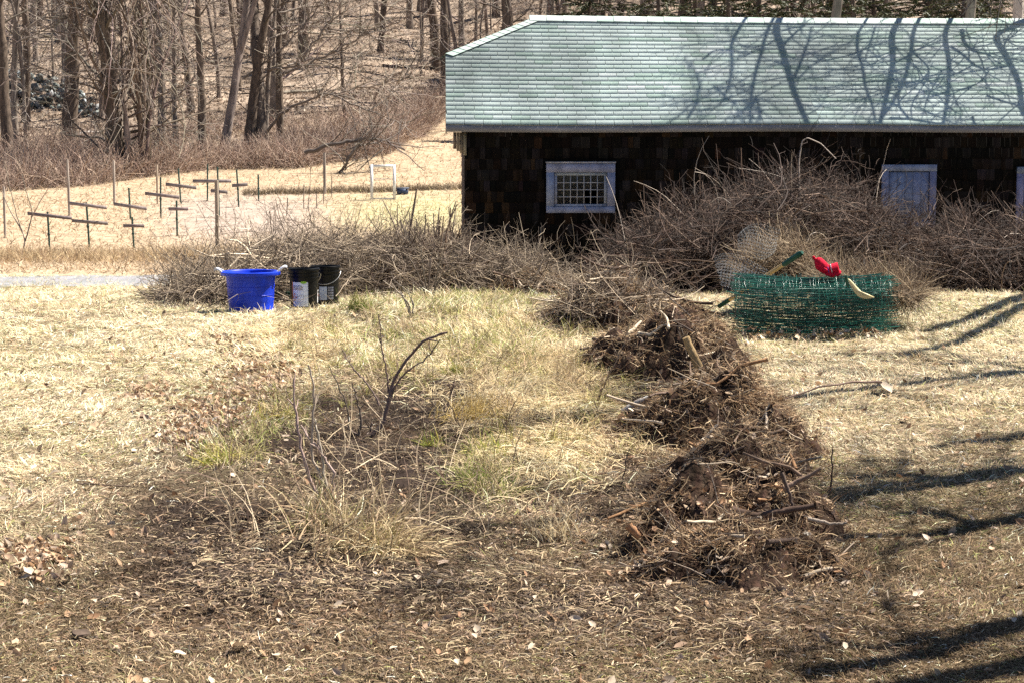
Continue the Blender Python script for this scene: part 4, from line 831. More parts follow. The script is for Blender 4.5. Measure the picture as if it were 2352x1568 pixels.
# ------------------------------------------------------------------ brush piles and brambles
def shell(n, prof):                        # random spots under an outline: prof = [(px, ytop)], returns px, t(0..1 height)
    xs_ = np.array([q[0] for q in prof], float); w_ = U(xs_[0], xs_[-1], n); return w_, np.interp(w_, xs_, [q[1] for q in prof])
def brush(acc, n, outline, ybot, depth, thick, pal, L=(.5, 1.6), r=.006, flat=.4, sub=4, dense=.7, grav=-.02, wob=.16, k=6):
    px_, yt = shell(n, outline); yb = np.interp(px_, [q[0] for q in ybot], [q[1] for q in ybot]); h = rng.random(n)**dense
    py_ = yb + (yt-yb)*h; Yd = np.interp(px_, [q[0] for q in depth], [q[1] for q in depth]) + rng.normal(0, thick, n)
    p = at(px_, py_, Yd); g = TZ(p[:, 0], p[:, 1])+.02; p[:, 2] = np.maximum(p[:, 2], g)
    d = rdir(n, -.25, .9); d[:, 2] *= flat; Ln = U(L[0], L[1], n)
    P = grow(p - nrm(d)*(Ln*.5)[:, None], d, Ln, k, wob, grav); P[..., 2] = np.maximum(P[..., 2], TZ(P[..., 0], P[..., 1])+.01)
    acc.tubes(P, np.linspace(1, .5, k)[None]*(r*U(.5, 1.3, (n, 1))), 3, mixpal(pal, n, .22))
    if sub:
        i = np.repeat(np.arange(n), sub); st, td = pick(P[i], U(.1, 1, n*sub)); P2 = grow(st, nrm(td*.8+rdir(n*sub)*.9), U(.1, .42, n*sub), 4, .2, 0)
        acc.tubes(P2, np.array([.55, .5, .42, .3])*r*.8, 3, mixpal(pal, n*sub, .25))
GREYT = [(.23, .175, .13), (.13, .095, .072), (.37, .29, .21), (.075, .055, .043), (.10, .075, .057), (.46, .37, .27)]
DARKT = [(.055, .032, .025), (.034, .021, .017), (.085, .052, .04), (.17, .115, .085), (.024, .016, .013)]
a = A(); brush(a, 2700, [(390, 676), (430, 668), (500, 650), (560, 615), (620, 575), (700, 555), (800, 560), (900, 570), (960, 550), (1040, 545), (1085, 600)], [(390, 670), (620, 676), (1085, 660)], [(390, 19.5), (700, 20.5), (1085, 23)], .7, GREYT, (.4, 1.25), .0055, .5, 6, 1.15)
brush(a, 26, [(500, 600), (600, 580), (640, 600)], [(500, 640), (640, 640)], [(500, 19.6), (640, 19.7)], .2, [(.66, .54, .40)], (.6, 1.4), .014, .7, 2, 1)
br = a.build('brush_pile', M_twig); tag(br, 'wide pile of cut grey brush behind the blue tub and black pails', 'brush pile')
a = A(); n = 60; px_ = U(930, 1075, n); st = gnd(px_, np.full(n, 655.)); st[:, 1] = U(21.5, 23.5, n); st[:, 0] = (px_-CXP)/F*st[:, 1]; st[:, 2] = TZ(st[:, 0], st[:, 1])
P = grow(st, np.stack([rng.normal(.05, .25, n), rng.normal(0, .2, n), np.ones(n)], -1), U(.7, 1.25, n), 7, .08, 0); a.tubes(P, np.linspace(.014, .006, 7), 4, mixpal(GREYT[:3]+[(.2, .13, .09)], n))
brush(a, 900, [(870, 610), (960, 560), (1050, 570), (1080, 610)], [(870, 662), (1080, 660)], [(870, 21.5), (1080, 23)], .5, DARKT+GREYT[:2], (.3, .9), .006, .9, 5, 1)
pl = at(np.array([945., 940, 950, 957]), np.array([590., 540, 480, 435]), np.array([21.6]*4)); a.tubes(pl[None], np.array([[.018, .017, .015, .010]]), 5, (.2, .15, .11))
tag(a.build('cut_stems', M_twig), 'clump of upright cut stems beside the barn corner', 'stems')
a = A(); brush(a, 620, [(1070, 630), (1110, 590), (1170, 585), (1230, 590), (1270, 635), (1295, 655)], [(1070, 668), (1295, 668)], [(1070, 23.5), (1320, 22)], .5, GREYT, (.3, 1.0), .0055, .6, 5, 1)
tag(a.build('brush_pile', M_twig), 'smaller twiggy brush pile below the barn window', 'brush pile')
# bramble thicket against the wall, three shrubs
for outl, yb, dep, n, lb in (
  ([(1400, 640), (1470, 555), (1560, 510), (1640, 490), (1700, 470)], [(1400, 665), (1700, 668)], [(1400, 24.5), (1700, 24.5)], 1900, 'dark bramble thicket right of the barn window'),
  ([(1680, 475), (1760, 440), (1840, 420), (1920, 440), (1980, 480), (2050, 530)], [(1680, 668), (2050, 672)], [(1680, 24.5), (2050, 25)], 2900, 'tallest bramble thicket with arching canes before the barn wall'),
  ([(2020, 525), (2090, 545), (2150, 550), (2220, 530), (2300, 550), (2360, 535), (2560, 520)], [(2020, 672), (2350, 676), (2560, 676)], [(2020, 25), (2560, 25.5)], 3000, 'bramble thicket under the shuttered openings')):
    o = thing('bramble_shrub', (0, 0, 0), 0, lb, 'shrub'); a = A(); brush(a, n, outl, yb, dep, 1.0, DARKT, (.5, 1.5), .007, .7, 6, .85)
    a.build('twigs', M_twig, o)
    a = A(); m = 50; px_, yt = shell(m, outl); Yd = np.interp(px_, [q[0] for q in dep], [q[1] for q in dep]) + rng.normal(-.2, .7, m); p = at(px_, yt+U(60, 150, m), Yd)
    P = grow(p, np.stack([rng.normal(0, .9, m), rng.normal(-.1, .4, m), np.ones(m)], -1), U(.6, 1.9, m), 10, .07, -.17, rng.normal(0, .1, (m, 3))); a.tubes(P, np.linspace(.007, .003, 10), 4, mixpal([(.42, .34, .27), (.30, .22, .17), (.52, .44, .37)], m)); a.build('canes', M_twig, o)
    ps = np.array([q[:2] for q in p]).mean(0); 
    if 'tallest' in lb:
        c1 = at(np.array([1843., 1836, 1835, 1842, 1855, 1885, 1920]), np.array([520., 440, 370, 325, 317, 330, 365]), np.full(7, 24.)); t_ = np.linspace(0, 6, 26)
        a = A(); a.tubes(np.stack([np.interp(t_, np.arange(7), c1[:, q]) for q in range(3)], -1)[None], np.linspace(.012, .006, 26)[None], 5, (.46, .38, .32)); a.build('arching_cane', M_twig, o)
# ------------------------------------------------------------------ dug-up sod heaps
def heap(lumps, label, nst=5200, leafs=240, sticks=90, chips=900):
    C_ = []
    for (px, pyb, w, pyt) in lumps:
        b = gnd(px, pyb); rx = w/F*b[1]/2; cy_ = b[1]+rx*.8; c_ = np.array([(px-CXP)/F*cy_, cy_, 0]); c_[2] = TZ(c_[0], c_[1]); C_.append((c_[0], c_[1], rx, max(.05, at(px, pyt, cy_)[2]-c_[2])))
    C_ = np.array(C_); o0 = np.array([C_[:, 0].mean(), C_[:, 1].min(), 0]); o0[2] = TZ(o0[0], o0[1]); o = thing('sod_heap', o0.tolist(), 0, label, 'heap'); oy = U(0, 40)
    def hz(x, y):
        h = np.zeros(np.shape(x)); wob = fbm(x+oy, y, 5, 3)
        for cx_, cy_, rx, H in C_:
            r_ = np.hypot(x-cx_, (y-cy_)*.95)/(rx*1.18)*(.7+.6*wob); h = np.maximum(h, H*np.clip(1-r_, 0, 1)**.75*(.84+.56*fbm(x+oy+cx_*3, y, 5, 2)))
        return h + np.clip(h*12, 0, 1)*(fbm(x, y+oy, 22, 2)-.5)*.07 - .02*(h <= 0)
    m = C_[:, 2].max()*1.3; gx = np.linspace(C_[:, 0].min()-m, C_[:, 0].max()+m, 110); gy = np.linspace(C_[:, 1].min()-m, C_[:, 1].max()+m, 110); X_, Y_, f_ = grid(gx, gy); Z_ = hz(X_, Y_)+TZ(X_, Y_)
    a = A(); a.add(np.stack([X_, Y_, Z_], -1)-o0, f_, jit((.045, .028, .020), X_.size, .3, .05)); a.build('soil', M_soil, o, True)
    wt = C_[:, 2]**2; wt /= wt.sum()
    def spots(n, rmax=1.0):
        k_ = rng.choice(len(C_), n, p=wt); an = U(0, 2*math.pi, n); rr_ = np.sqrt(rng.random(n))*rmax; x = C_[k_, 0]+rr_*np.cos(an)*C_[k_, 2]; y = C_[k_, 1]+rr_*np.sin(an)*C_[k_, 2]; return np.stack([x, y, np.maximum(hz(x, y), 0)+TZ(x, y)], -1)-o0
    sc = .55+C_[:, 1].mean()/20; PAL = [(.24, .15, .09), (.13, .08, .052), (.44, .30, .18), (.60, .46, .30), (.07, .044, .031), (.36, .235, .14), (.52, .38, .23)]
    a = A()
    for n, rm in ((nst, 1.05), (int(nst*.7), 1.75)):
        p = spots(n, rm); cl = fbm(p[:, 0]*1.0, p[:, 1], 7, 2); keep = cl > .42; p = p[keep]; n = len(p); d = rdir(n, -.3, .55); L_ = U(.03, .15, n)*sc; P = grow(p+[0, 0, .006], d, L_, 4, .38, -.16)
        a.ribbons(P, np.array([1, .9, .7, .4])[None]*U(.002, .0055, (n, 1))*sc, nrm(np.cross(d, rdir(n))), mixpal(PAL, n, .2))
    a.build('grass_roots', M_blade, o)
    a = A(); n = leafs; p = spots(n, 1.6); a.stamps(LV2, LF2, leafM(n, U(.02, .05, n)*sc, .9), p+[0, 0, .012], mixpal(LEAFP, n, .2)); 
    n = chips; p = spots(n, 1.7); Mx = leafM(n, U(.008, .022, n)*sc, .8); Mx[:, :, 1] *= .5; a.stamps(LV2, LF2, Mx, p+[0, 0, .008], mixpal([(.5, .36, .23), (.3, .2, .13), (.15, .1, .07), (.62, .5, .36)], n, .2)); a.build('leaves', M_leaf, o)
    a = A(); n = sticks; p = spots(n, 1.45); d = rdir(n, -.15, .4); L_ = U(.08, .36, n)*sc; P = grow(p-d*L_[:, None]*.4+[0, 0, .015], d, L_, 5, .14, -.03); P[..., 2] = np.maximum(P[..., 2], hz(P[..., 0]+o0[0], P[..., 1]+o0[1])+TZ(P[..., 0]+o0[0], P[..., 1]+o0[1])-o0[2]+.004); a.tubes(P, np.linspace(1, .5, 5)[None]*U(.0018, .0055, (n, 1))*sc, 5, mixpal(GREYT+[(.2, .13, .09)], n)); a.build('twigs', M_twig, o)
    a = A(); n = max(8, sticks//6); p = spots(n, 1.1); d = rdir(n, -.2, .3); L_ = U(.12, .4, n)*sc; P = grow(p-d*L_[:, None]*.4+[0, 0, .02], d, L_, 6, .09, -.03); P[..., 2] = np.maximum(P[..., 2], hz(P[..., 0]+o0[0], P[..., 1]+o0[1])+TZ(P[..., 0]+o0[0], P[..., 1]+o0[1])-o0[2]+.006); rs = U(.006, .013, n)*sc; cs = mixpal([(.16, .11, .08), (.42, .34, .26), (.58, .48, .36), (.30, .17, .09), (.10, .07, .055)], n)
    for q in range(n): b_ = A(); b_.tubes(P[q:q+1], np.linspace(1, .6, 6)[None]*rs[q], 7, cs[q], cap=True); b_.build('broken_stick', M_bark, o, True)
    return o
heap([(1230, 678, 150, 630), (1180, 676, 90, 645), (1285, 680, 100, 650)], 'low heap of dug sod under the twiggy brush below the window', 1800, 200, 100)
heap([(1400, 752, 250, 640), (1490, 745, 170, 680), (1315, 750, 150, 695), (1420, 735, 170, 630)], 'brushy heap of dug sod and branches, farthest in the row of big heaps', 3400, 200, 300)
heap([(1530, 872, 260, 725), (1420, 850, 150, 770), (1640, 860, 170, 755), (1570, 800, 210, 700), (1480, 825, 180, 735), (1660, 890, 120, 800)], 'straw topped heap of sod leaning with a thick root stick', 5200, 320, 100)
heap([(1600, 1025, 260, 880), (1700, 1015, 260, 860), (1510, 1000, 170, 915), (1785, 1050, 170, 945), (1650, 960, 200, 850)], 'brown heap of roots and dry grass midway along the row', 6500, 320, 100)
heap([(1700, 1190, 330, 985), (1800, 1240, 250, 1050), (1590, 1250, 260, 1095), (1700, 1330, 330, 1195), (1520, 1280, 170, 1175), (1860, 1330, 200, 1235), (1570, 1335, 190, 1250), (1700, 1110, 280, 990)], 'largest dark heap of sod and sticks, nearest the camera', 10500, 700, 150, 4000)
# brush on the second heap
a = A(); brush(a, 260, [(1280, 710), (1330, 650), (1400, 625), (1470, 650), (1560, 700)], [(1280, 740), (1560, 740)], [(1280, 16.3), (1560, 16.3)], .35, GREYT, (.25, .8), .0045, .7, 4, 1)
tag(a.build('loose_brush', M_twig), 'loose bare branches thrown on the farthest big sod heap', 'branches')
# single sticks and bark pieces
def stick(pts, wpx, label, c, cat='stick', lift=.03, base=None, name='loose_stick', wob=.0022, tip=.6):
    q = []; b = gnd(pts[0][0], base if base else pts[0][1]); 
    for t_ in pts: q.append(at(t_[0], t_[1], b[1]+(t_[2] if len(t_) > 2 else 0)))
    q = np.array(q); q[:, 2] = np.maximum(q[:, 2], TZ(q[:, 0], q[:, 1])+lift*.5); t_ = np.linspace(0, len(q)-1, 16); P = np.stack([np.interp(t_, np.arange(len(q)), q[:, i]) for i in range(3)], -1)[None]
    P[:, 1:-1] += rng.normal(0, wob, (1, 14, 3)); r_ = wpx/F*b[1]/2; a = A(); a.tubes(P, (np.linspace(1, tip, 16)*r_*(1+rng.normal(0, .035, 16)))[None], 8, c, cap=True)
    return tag(a.build(name, M_bark, None, True), label, cat)
stick([(1430, 945), (1470, 920), (1515, 903)], 16, 'grey weathered log end at the left side of the brown root heap', (.42, .40, .38), base=985)
stick([(1575, 775), (1590, 810), (1612, 855)], 17, 'thick tan root stick standing in the straw topped heap', (.36, .25, .13), base=905, tip=1.2)
stick([(1590, 1030), (1620, 1005), (1648, 975)], 11, 'pale straight stick lying on the brown root heap', (.62, .54, .42), base=1045)
stick([(1680, 1170), (1740, 1185), (1810, 1172), (1870, 1160)], 21, 'dark thick branch lying across the largest heap', (.10, .065, .05), base=1270)
stick([(1800, 1120), (1850, 1095), (1885, 1075)], 14, 'short brown cut branch sticking out right of the largest heap', (.22, .15, .11), base=1260)
stick([(1795, 1085), (1812, 1130), (1826, 1185)], 11, 'upright dark twig leaning on the largest heap', (.11, .08, .065), base=1270)
stick([(1848, 1222), (1875, 1275), (1888, 1320)], 13, 'bleached forked stick at the right foot of the largest heap', (.70, .64, .54), base=1290)
stick([(1855, 1190), (1910, 1203), (1945, 1200)], 10, 'grey stick pointing right out of the largest heap', (.42, .34, .27), base=1270)
stick([(1443, 1205), (1480, 1245), (1500, 1275)], 20, 'reddish brown root piece at the left foot of the largest heap', (.40, .22, .12), base=1275)
stick([(1650, 1262), (1690, 1235), (1710, 1225)], 9, 'thin pale peeled stick in front of the largest heap', (.62, .50, .38), base=1300)
stick([(1690, 1240), (1730, 1228), (1770, 1224)], 16, 'orange brown bark curl on the front of the largest heap', (.42, .22, .09), base=1300)
stick([(2025, 877, .4), (1960, 876, .3), (1880, 888, .1), (1790, 920, 0)], 6, 'long thin dark twig reaching right from the brown root heap', (.17, .12, .10), base=960)
stick([(1790, 960), (1800, 985), (1795, 1010), (1775, 1040)], 7, 'curved pale vine beside the brown root heap', (.50, .42, .34), base=1040)
stick([(1535, 685), (1600, 712), (1660, 722)], 7, 'long dark branch lying between the farthest big heap and the rake', (.15, .12, .10), base=735)
stick([(1510, 730), (1515, 690), (1545, 655)], 6, 'bent pale cane on the farthest big heap', (.55, .42, .27), base=750)
stick([(1905, 1150), (1910, 1090), (1912, 1030)], 5, 'thin stick standing upright right of the largest heap', (.18, .11, .08), base=1155)
stick([(180, 1116), (240, 1112), (300, 1115)], 4, 'thin dark twig lying on the straw lawn at left', (.14, .10, .08), base=1116)
stick([(1525, 1520), (1600, 1485), (1700, 1462)], 4, 'long pale straw stalk lying near the bottom of the bed', (.5, .38, .22), base=1515)
stick([(1260, 720), (1300, 715), (1340, 728)], 12, 'dark rotten stick at the left foot of the farthest big heap', (.08, .06, .05), base=740)
def slab(px, py, w, h, label, c, rx_=.2, rz_=0.):
    p = gnd(px, py); s = w/F*p[1]/2; t_ = np.linspace(0, 2*math.pi, 15)[:-1]; rr_ = 1+rng.normal(0, .12, 14); k2 = h/w*2.4; V = np.stack([np.cos(t_)*rr_*s, np.sin(t_)*rr_*s*k2, rng.normal(0, .1, 14)*s], -1)
    V = np.vstack([V, V*[.94, .94, 1]+[0, 0, s*.22], [[0, 0, s*.25]], [[0, 0, -.02*s]]]); f4 = [[i, (i+1) % 14, (i+1) % 14+14, i+14] for i in range(14)]; a = A(); a.add(V, f4, c); a.add(V, [[i+14, (i+1) % 14+14, 28] for i in range(14)]+[[(i+1) % 14, i, 29] for i in range(14)], c)
    o = a.build('bark_piece', M_bark, None, False, (p+[0, 0, s*.25+.015]).tolist()); o.rotation_euler = (rx_, .1, rz_); return tag(o, label, 'bark')
slab(1535, 1306, 78, 16, 'long pale bark slab in front of the largest heap', (.58, .48, .36), .25, .1); slab(1790, 1318, 56, 26, 'rounded tan wood chunk in front of the largest heap', (.50, .36, .22), .5, 0); slab(1655, 1230, 30, 24, 'orange bark flake standing on the largest heap', (.48, .28, .12), 1.1, .2); slab(186, 1470, 46, 16, 'dark bark chip lying at the lower left', (.09, .065, .05), .1, .1)
# ------------------------------------------------------------------ grass tufts and pruned shrubs in the bed
def tuft(px, py, n, L, pal, label, sprd=.6, w=(.003, .006), rad_=.05, az=None):
    p = gnd(px, py); a = A(); q = np.stack([rng.normal(0, rad_, n), rng.normal(0, rad_, n), np.zeros(n)], -1); an = U(0, 2*math.pi, n) if az is None else rng.normal(az, .7, n); e = sprd*np.abs(rng.normal(0, 1, n))
    d = nrm(np.stack([np.cos(an)*e, np.sin(an)*e, np.ones(n)], -1)); P = grow(q, d, U(L*.4, L, n), 6, .13, -.24); P[..., 2] = np.maximum(P[..., 2], .004); a.ribbons(P, np.linspace(1, .2, 6)[None]*U(w[0], w[1], (n, 1)), nrm(np.cross(d, rdir(n))), mixpal(pal, n, .2))
    return tag(a.build('grass_tuft', M_blade, None, False, p.tolist()), label, 'grass tuft')
ST = [(.66, .53, .32), (.5, .38, .22), (.76, .66, .46), (.36, .25, .15)]; GR = [(.18, .27, .04), (.28, .34, .06), (.42, .42, .12)]; YL = [(.62, .52, .12), (.50, .46, .12), (.68, .56, .24)]
tuft(745, 1215, 300, .36, ST+[(.30, .28, .12), (.3, .2, .13)], 'big splaying clump of straw grass in the near bed', 1.0, (.005, .010), .07)
tuft(830, 1255, 620, .40, ST[:2]+[(.4, .29, .18), (.26, .18, .12)], 'flattened straw clump combed to the right in the near bed', 2.2, (.005, .009), .13, -.25)
tuft(1095, 1110, 130, .18, GR+GR+ST[:1], 'bright green grass tuft on the bed\'s right edge', .7, (.004, .007), .06)
tuft(1120, 1050, 260, .22, YL+GR, 'yellow green grass tuft above the bright green one', .8, (.004, .006), .07); tuft(1070, 960, 420, .30, [(.70, .52, .20), (.6, .44, .17)], 'golden dry tuft hanging over a dark hole', 1.2, (.003, .005), .08, -.4)
tuft(1045, 860, 160, .2, GR+YL, 'small green tuft in the middle of the bed', .8); tuft(985, 1025, 90, .14, GR+YL, 'tiny lime green tuft on bare soil', .8, rad_=.03); tuft(500, 1065, 200, .18, GR+YL+YL, 'small green tuft on the bed\'s left edge', .9); tuft(900, 665, 320, .35, YL, 'yellow grass tuft right of the black pails', .8, (.006, .01), .12)
tuft(826, 715, 240, .28, [(.16, .20, .05), (.26, .27, .08), (.45, .36, .2)], 'dark green iris-like tuft in front of the black pails', .5, (.007, .012), .07); tuft(1085, 815, 140, .24, GR+ST, 'mixed green and straw tuft near the far end of the bed', .8); tuft(1150, 930, 260, .3, ST, 'pale straw clump behind the dark hole', 1.2, rad_=.1); tuft(880, 850, 150, .2, YL+ST, 'small olive tuft between the pruned stems', .8); tuft(640, 960, 150, .16, YL+YL+GR, 'sparse green tuft at the left rim of the bed', .9, rad_=.12); tuft(1140, 740, 180, .26, ST+GR, 'straw tuft before the far dug heap', .8, (.005, .009)); tuft(1290, 880, 150, .36, ST, 'upright pale stalk tuft left of the straw topped heap', .45); tuft(1270, 1240, 90, .3, ST, 'thin upright straw stalks in the lower middle', .35)
def shrub(name, px, py, stems, label, c, Ybase=None):
    p = gnd(px, py); o = thing(name, p.tolist(), 0, label, 'shrub')
    for s_ in stems:
        pts, w = s_; q = np.array([at(t_[0], t_[1], p[1]+(t_[2] if len(t_) > 2 else 0)) for t_ in pts]) - p; t_ = np.linspace(0, len(q)-1, 20); P = np.stack([np.interp(t_, np.arange(len(q)), q[:, i]) for i in range(3)], -1)[None]
        kern = np.array([.25, .5, .25]); 
        for i in range(3): P[0, 1:-1, i] = np.convolve(P[0, :, i], kern, 'valid')
        P[:, 1:-1] += rng.normal(0, .003, (1, 18, 3)); r_ = w/F*p[1]/2; cc = jit(c, 1, .12)[0]; a = A(); a.tubes(P, np.linspace(1, .45, 20)[None]*r_*(1+rng.normal(0, .06, (1, 20))), 6, cc)
        m = 5; st, td = pick(np.repeat(P, m, 0), U(.35, .95, m)); P2 = grow(st, nrm(td+rdir(m)*.7), U(.02, .09, m), 3, .1, .05); a.tubes(P2, np.array([.4, .35, .2])*r_, 4, cc); a.build('stem', M_twig, o, True)
shrub('pruned_shrub', 835, 1003, [([(850, 1003), (885, 965), (895, 910), (905, 870), (940, 815), (985, 775), (1028, 764)], 11), ([(888, 950), (905, 890), (935, 850), (985, 820), (1010, 780)], 6), ([(825, 1003), (830, 955), (818, 910), (808, 880)], 7), ([(822, 1000), (790, 975), (760, 968), (740, 950)], 5), ([(800, 985), (800, 940), (778, 885), (755, 840)], 5), ([(870, 930), (845, 880), (820, 855), (800, 830), (785, 800)], 4.5), ([(892, 900), (888, 850), (875, 790), (870, 722)], 5), ([(845, 1003), (850, 985), (853, 970)], 9)], 'pruned bare shrub with dark arching stems in the near bed', (.17, .12, .10))
shrub('pruned_shrub', 738, 1170, [([(738, 1170), (705, 1080), (685, 1000), (678, 930), (675, 868)], 9), ([(755, 1165), (740, 1100), (715, 1050), (718, 960), (720, 880), (708, 838)], 9), ([(765, 1160), (765, 1080), (730, 1030), (690, 975)], 8), ([(758, 1160), (745, 1080), (728, 990), (722, 960)], 8)], 'pale thin-stemmed bare shrub rising from the straw clump', (.40, .31, .25))
shrub('pruned_shrub', 985, 690, [([(985, 690), (985, 640), (990, 590), (1000, 560)], 5), ([(980, 690), (965, 640), (945, 600), (930, 585)], 5), ([(990, 690), (1010, 640), (1040, 610)], 5), ([(975, 690), (930, 665), (900, 640)], 4), ([(995, 690), (1000, 650), (1012, 590)], 4), ([(985, 690), (970, 610), (968, 575)], 4)], 'small dark bare shrub at the far end of the bed', (.16, .12, .10))
shrub('pruned_shrub', 945, 735, [([(945, 735), (940, 700), (915, 670), (880, 645)], 5), ([(945, 735), (930, 690), (920, 670)], 5), ([(947, 735), (950, 700), (935, 665)], 4)], 'low grey pruned stems in front of the small dark shrub', (.30, .24, .2))
shrub('bare_sapling', 50, 592, [([(50, 592), (58, 555), (50, 530), (20, 480), (5, 440)], 4), ([(58, 555), (68, 520), (75, 490), (60, 440), (50, 400)], 3.2), ([(52, 535), (38, 495), (25, 440), (10, 370)], 3), ([(60, 550), (72, 500), (100, 450), (120, 420)], 2.4)], 'leafless sapling at the left of the garden plot', (.30, .24, .2))
shrub('dry_stalk', 1370, 940, [([(1366, 940), (1395, 870), (1430, 800), (1440, 760)], 4), ([(1366, 940), (1380, 890), (1388, 860)], 3), ([(1440, 765), (1450, 735), (1478, 700)], 2.5)], 'tall thin dry stalk left of the straw topped heap', (.30, .22, .14))
shrub('dry_stalk', 1025, 940, [([(1025, 940), (1040, 890), (1046, 862)], 4), ([(1035, 905), (1045, 880)], 3)], 'short dark stub above the golden tuft', (.16, .11, .09))
shrub('dry_stalk', 1425, 1120, [([(1425, 1120), (1435, 1080), (1440, 1045)], 4)], 'short upright dark stalk left of the largest heap', (.15, .11, .09))
# ------------------------------------------------------------------ green wire roll, rake, gloves and netting
pc_ = gnd(1872, 778); dR = float(pc_[1]) + .22; Rr = .265; Lr = 340/F*dR; roll = thing('wire_fence_roll', (float((1868-CXP)/F*dR), dR, float(TZ((1868-CXP)/F*dR, dR))), R(-4), 'roll of green coated wire fencing lying on the lawn', 'wire roll')
def wcol(n): return mixpal([(.006, .065, .05), (.008, .095, .072), (.004, .035, .03), (.015, .14, .105)], n, .2)
lw, rw = A(), A()
for li, rl in enumerate((.265, .256, .243, .225, .195, .155)):
    nl = int(2*math.pi*rl/.036); th_ = np.arange(nl)*2*math.pi/nl + U(0, 1); x_ = np.linspace(-.5, .5, 9)*Lr
    P = np.stack([np.broadcast_to(x_, (nl, 9)) + rng.normal(0, .02, (nl, 1)) + rng.normal(0, .05), rl*np.cos(th_)[:, None]*np.ones(9), Rr + .02 + rl*np.sin(th_)[:, None]*np.ones(9)], -1) + rng.normal(0, .006, (nl, 9, 3)); P[..., 1] *= 1.12; P[..., 2] = (P[..., 2]-.02)*.94+.02; P[..., 2] -= .035*np.sin(np.linspace(0, math.pi, 9)); P[..., 2] = np.maximum(P[..., 2], .012)
    lw.tubes(P, .0023, 4, wcol(nl))
    nr_ = 18; t_ = np.linspace(0, 2*math.pi, 41); xr = np.linspace(-.5, .5, nr_)*Lr + U(-.02, .02)
    Q = np.stack([np.broadcast_to(xr[:, None], (nr_, 41)), rl*np.cos(t_)[None]*np.ones((nr_, 1)), Rr+.02+rl*np.sin(t_)[None]*np.ones((nr_, 1))], -1)+rng.normal(0, .005, (nr_, 41, 3)); Q[..., 0] += .05*np.sin(t_+li)*U(-1, 1, (nr_, 1)); Q[..., 1] *= 1.12; Q[..., 2] = (Q[..., 2]-.02)*.94+.02; rw.tubes(Q, .0017, 4, wcol(nr_))
lw.build('long_wires', M_wire, roll); rw.build('ring_wires', M_wire, roll)
# loose wire end, a bundle of pale wires over the top
a = A(); P = np.stack([np.stack([np.linspace(-.35, .62, 8), np.full(8, -.20+.012*i), np.linspace(.40, .405, 8)-.02*i], -1) for i in range(4)]); a.tubes(P+rng.normal(0, .003, P.shape), .003, 4, (.30, .42, .36)); a.build('wire_ends', M_wire, roll)
# dead leaves caught in and under the roll
rl_ = np.array(roll.location)
a = A(); n = 170; p = np.stack([rl_[0]+U(-.65, .6, n), rl_[1]-.24+rng.normal(0, .12, n), np.zeros(n)], -1); p[:, 2] = TZ(p[:, 0], p[:, 1])+U(.01, .08, n); a.stamps(LV, LF, leafM(n, U(.03, .06, n), .9), p, mixpal([(.5, .33, .2), (.66, .5, .34), (.3, .17, .09), (.72, .6, .46)], n, .15)); tag(a.build('caught_leaves', M_leaf), 'dead leaves caught along the foot of the green wire roll', 'leaves', kind='stuff')
# rake: handle with green grip, head at its foot
dk = dR+1.25; h0 = at(1655, 702, dk); h1 = at(1843, 580, dR+.40)
rake = thing('garden_rake', h0.tolist(), 0, 'bow rake with wooden handle and green grip leaning through the wire roll', 'rake'); v = h1-h0
a = A(); P = (np.linspace(0, .80, 8)[:, None]*v)[None]; a.tubes(P, .019, 10, (.60, .40, .17), cap=True); a.build('handle', M_wood, rake, True)
a = A(); P = (np.linspace(.78, 1.0, 8)[:, None]*v)[None]; a.tubes(P, np.array([[.022, .025, .025, .025, .025, .026, .026, .016]]), 12, (.008, .075, .05), cap=True); a.build('grip', M_black, rake, True)
a = A(); P = (np.linspace(-.02, .12, 4)[:, None]*v)[None]; a.tubes(P, .021, 10, (.012, .06, .035), cap=True); a.build('ferrule', M_black, rake, True)
hL, hR = at(1612, 719, dk)-h0, at(1690, 720, dk+.03)-h0
a = A(); a.tubes(np.array([np.linspace(hL, hR, 6)]), .006, 5, (.03, .03, .028)); a.tubes(np.array([[[0, 0, 0], hL*.4+[0, 0, .02], hL]]), .005, 5, (.03, .03, .028)); a.tubes(np.array([[[0, 0, 0], hR*.5+[0, 0, .045], hR+[0, 0, .02], hR]]), .005, 5, (.03, .03, .028)); a.build('rake_head', M_wire, rake)
a = A(); n = 13; q = np.linspace(hL, hR, n); a.tubes(np.stack([q, q+[0, -.01, -.03], q+[0, -.02, -.055]], 1), np.array([.0045, .004, .002]), 4, (.03, .03, .028)); a.build('tines', M_wire, rake)
# yellow curved tool blade on the right end of the roll
p = at(1955, 652, dR-.33); o = thing('hand_tool', p.tolist(), 0, 'pale yellow curved wooden tool stuck in the right end of the wire roll', 'tool')
oc = np.array([(1515, 512), (1537, 522), (1572, 558), (1606, 598), (1640, 632), (1690, 650), (1752, 678), (1700, 688), (1645, 684), (1608, 664), (1578, 630), (1552, 590), (1532, 556)], float)
ox = (1650+oc[:, 0]/3.618)*.9408; oz = (540+oc[:, 1]/3.618)*.9408; fr = np.array([at(ox[q], oz[q], dR-.30-.05*min(1, (oz[q]-630)/40))-p for q in range(13)]); pts = fr[[0]]; cn = fr.mean(0); bk = fr+[.004, .016, .006]
V = np.vstack([fr, bk, [cn+[0, -.012, 0]], [cn+[0, .022, 0]]]); f4 = [[q, (q+1) % 13, (q+1) % 13+13, q+13] for q in range(13)]; a = A(); a.add(V, f4, (.50, .41, .21)); a.add(V, [[(q+1) % 13, q, 26] for q in range(13)]+[[q+13, (q+1) % 13+13, 27] for q in range(13)], (.50, .41, .21)); a.build('blade', M_wood, o)
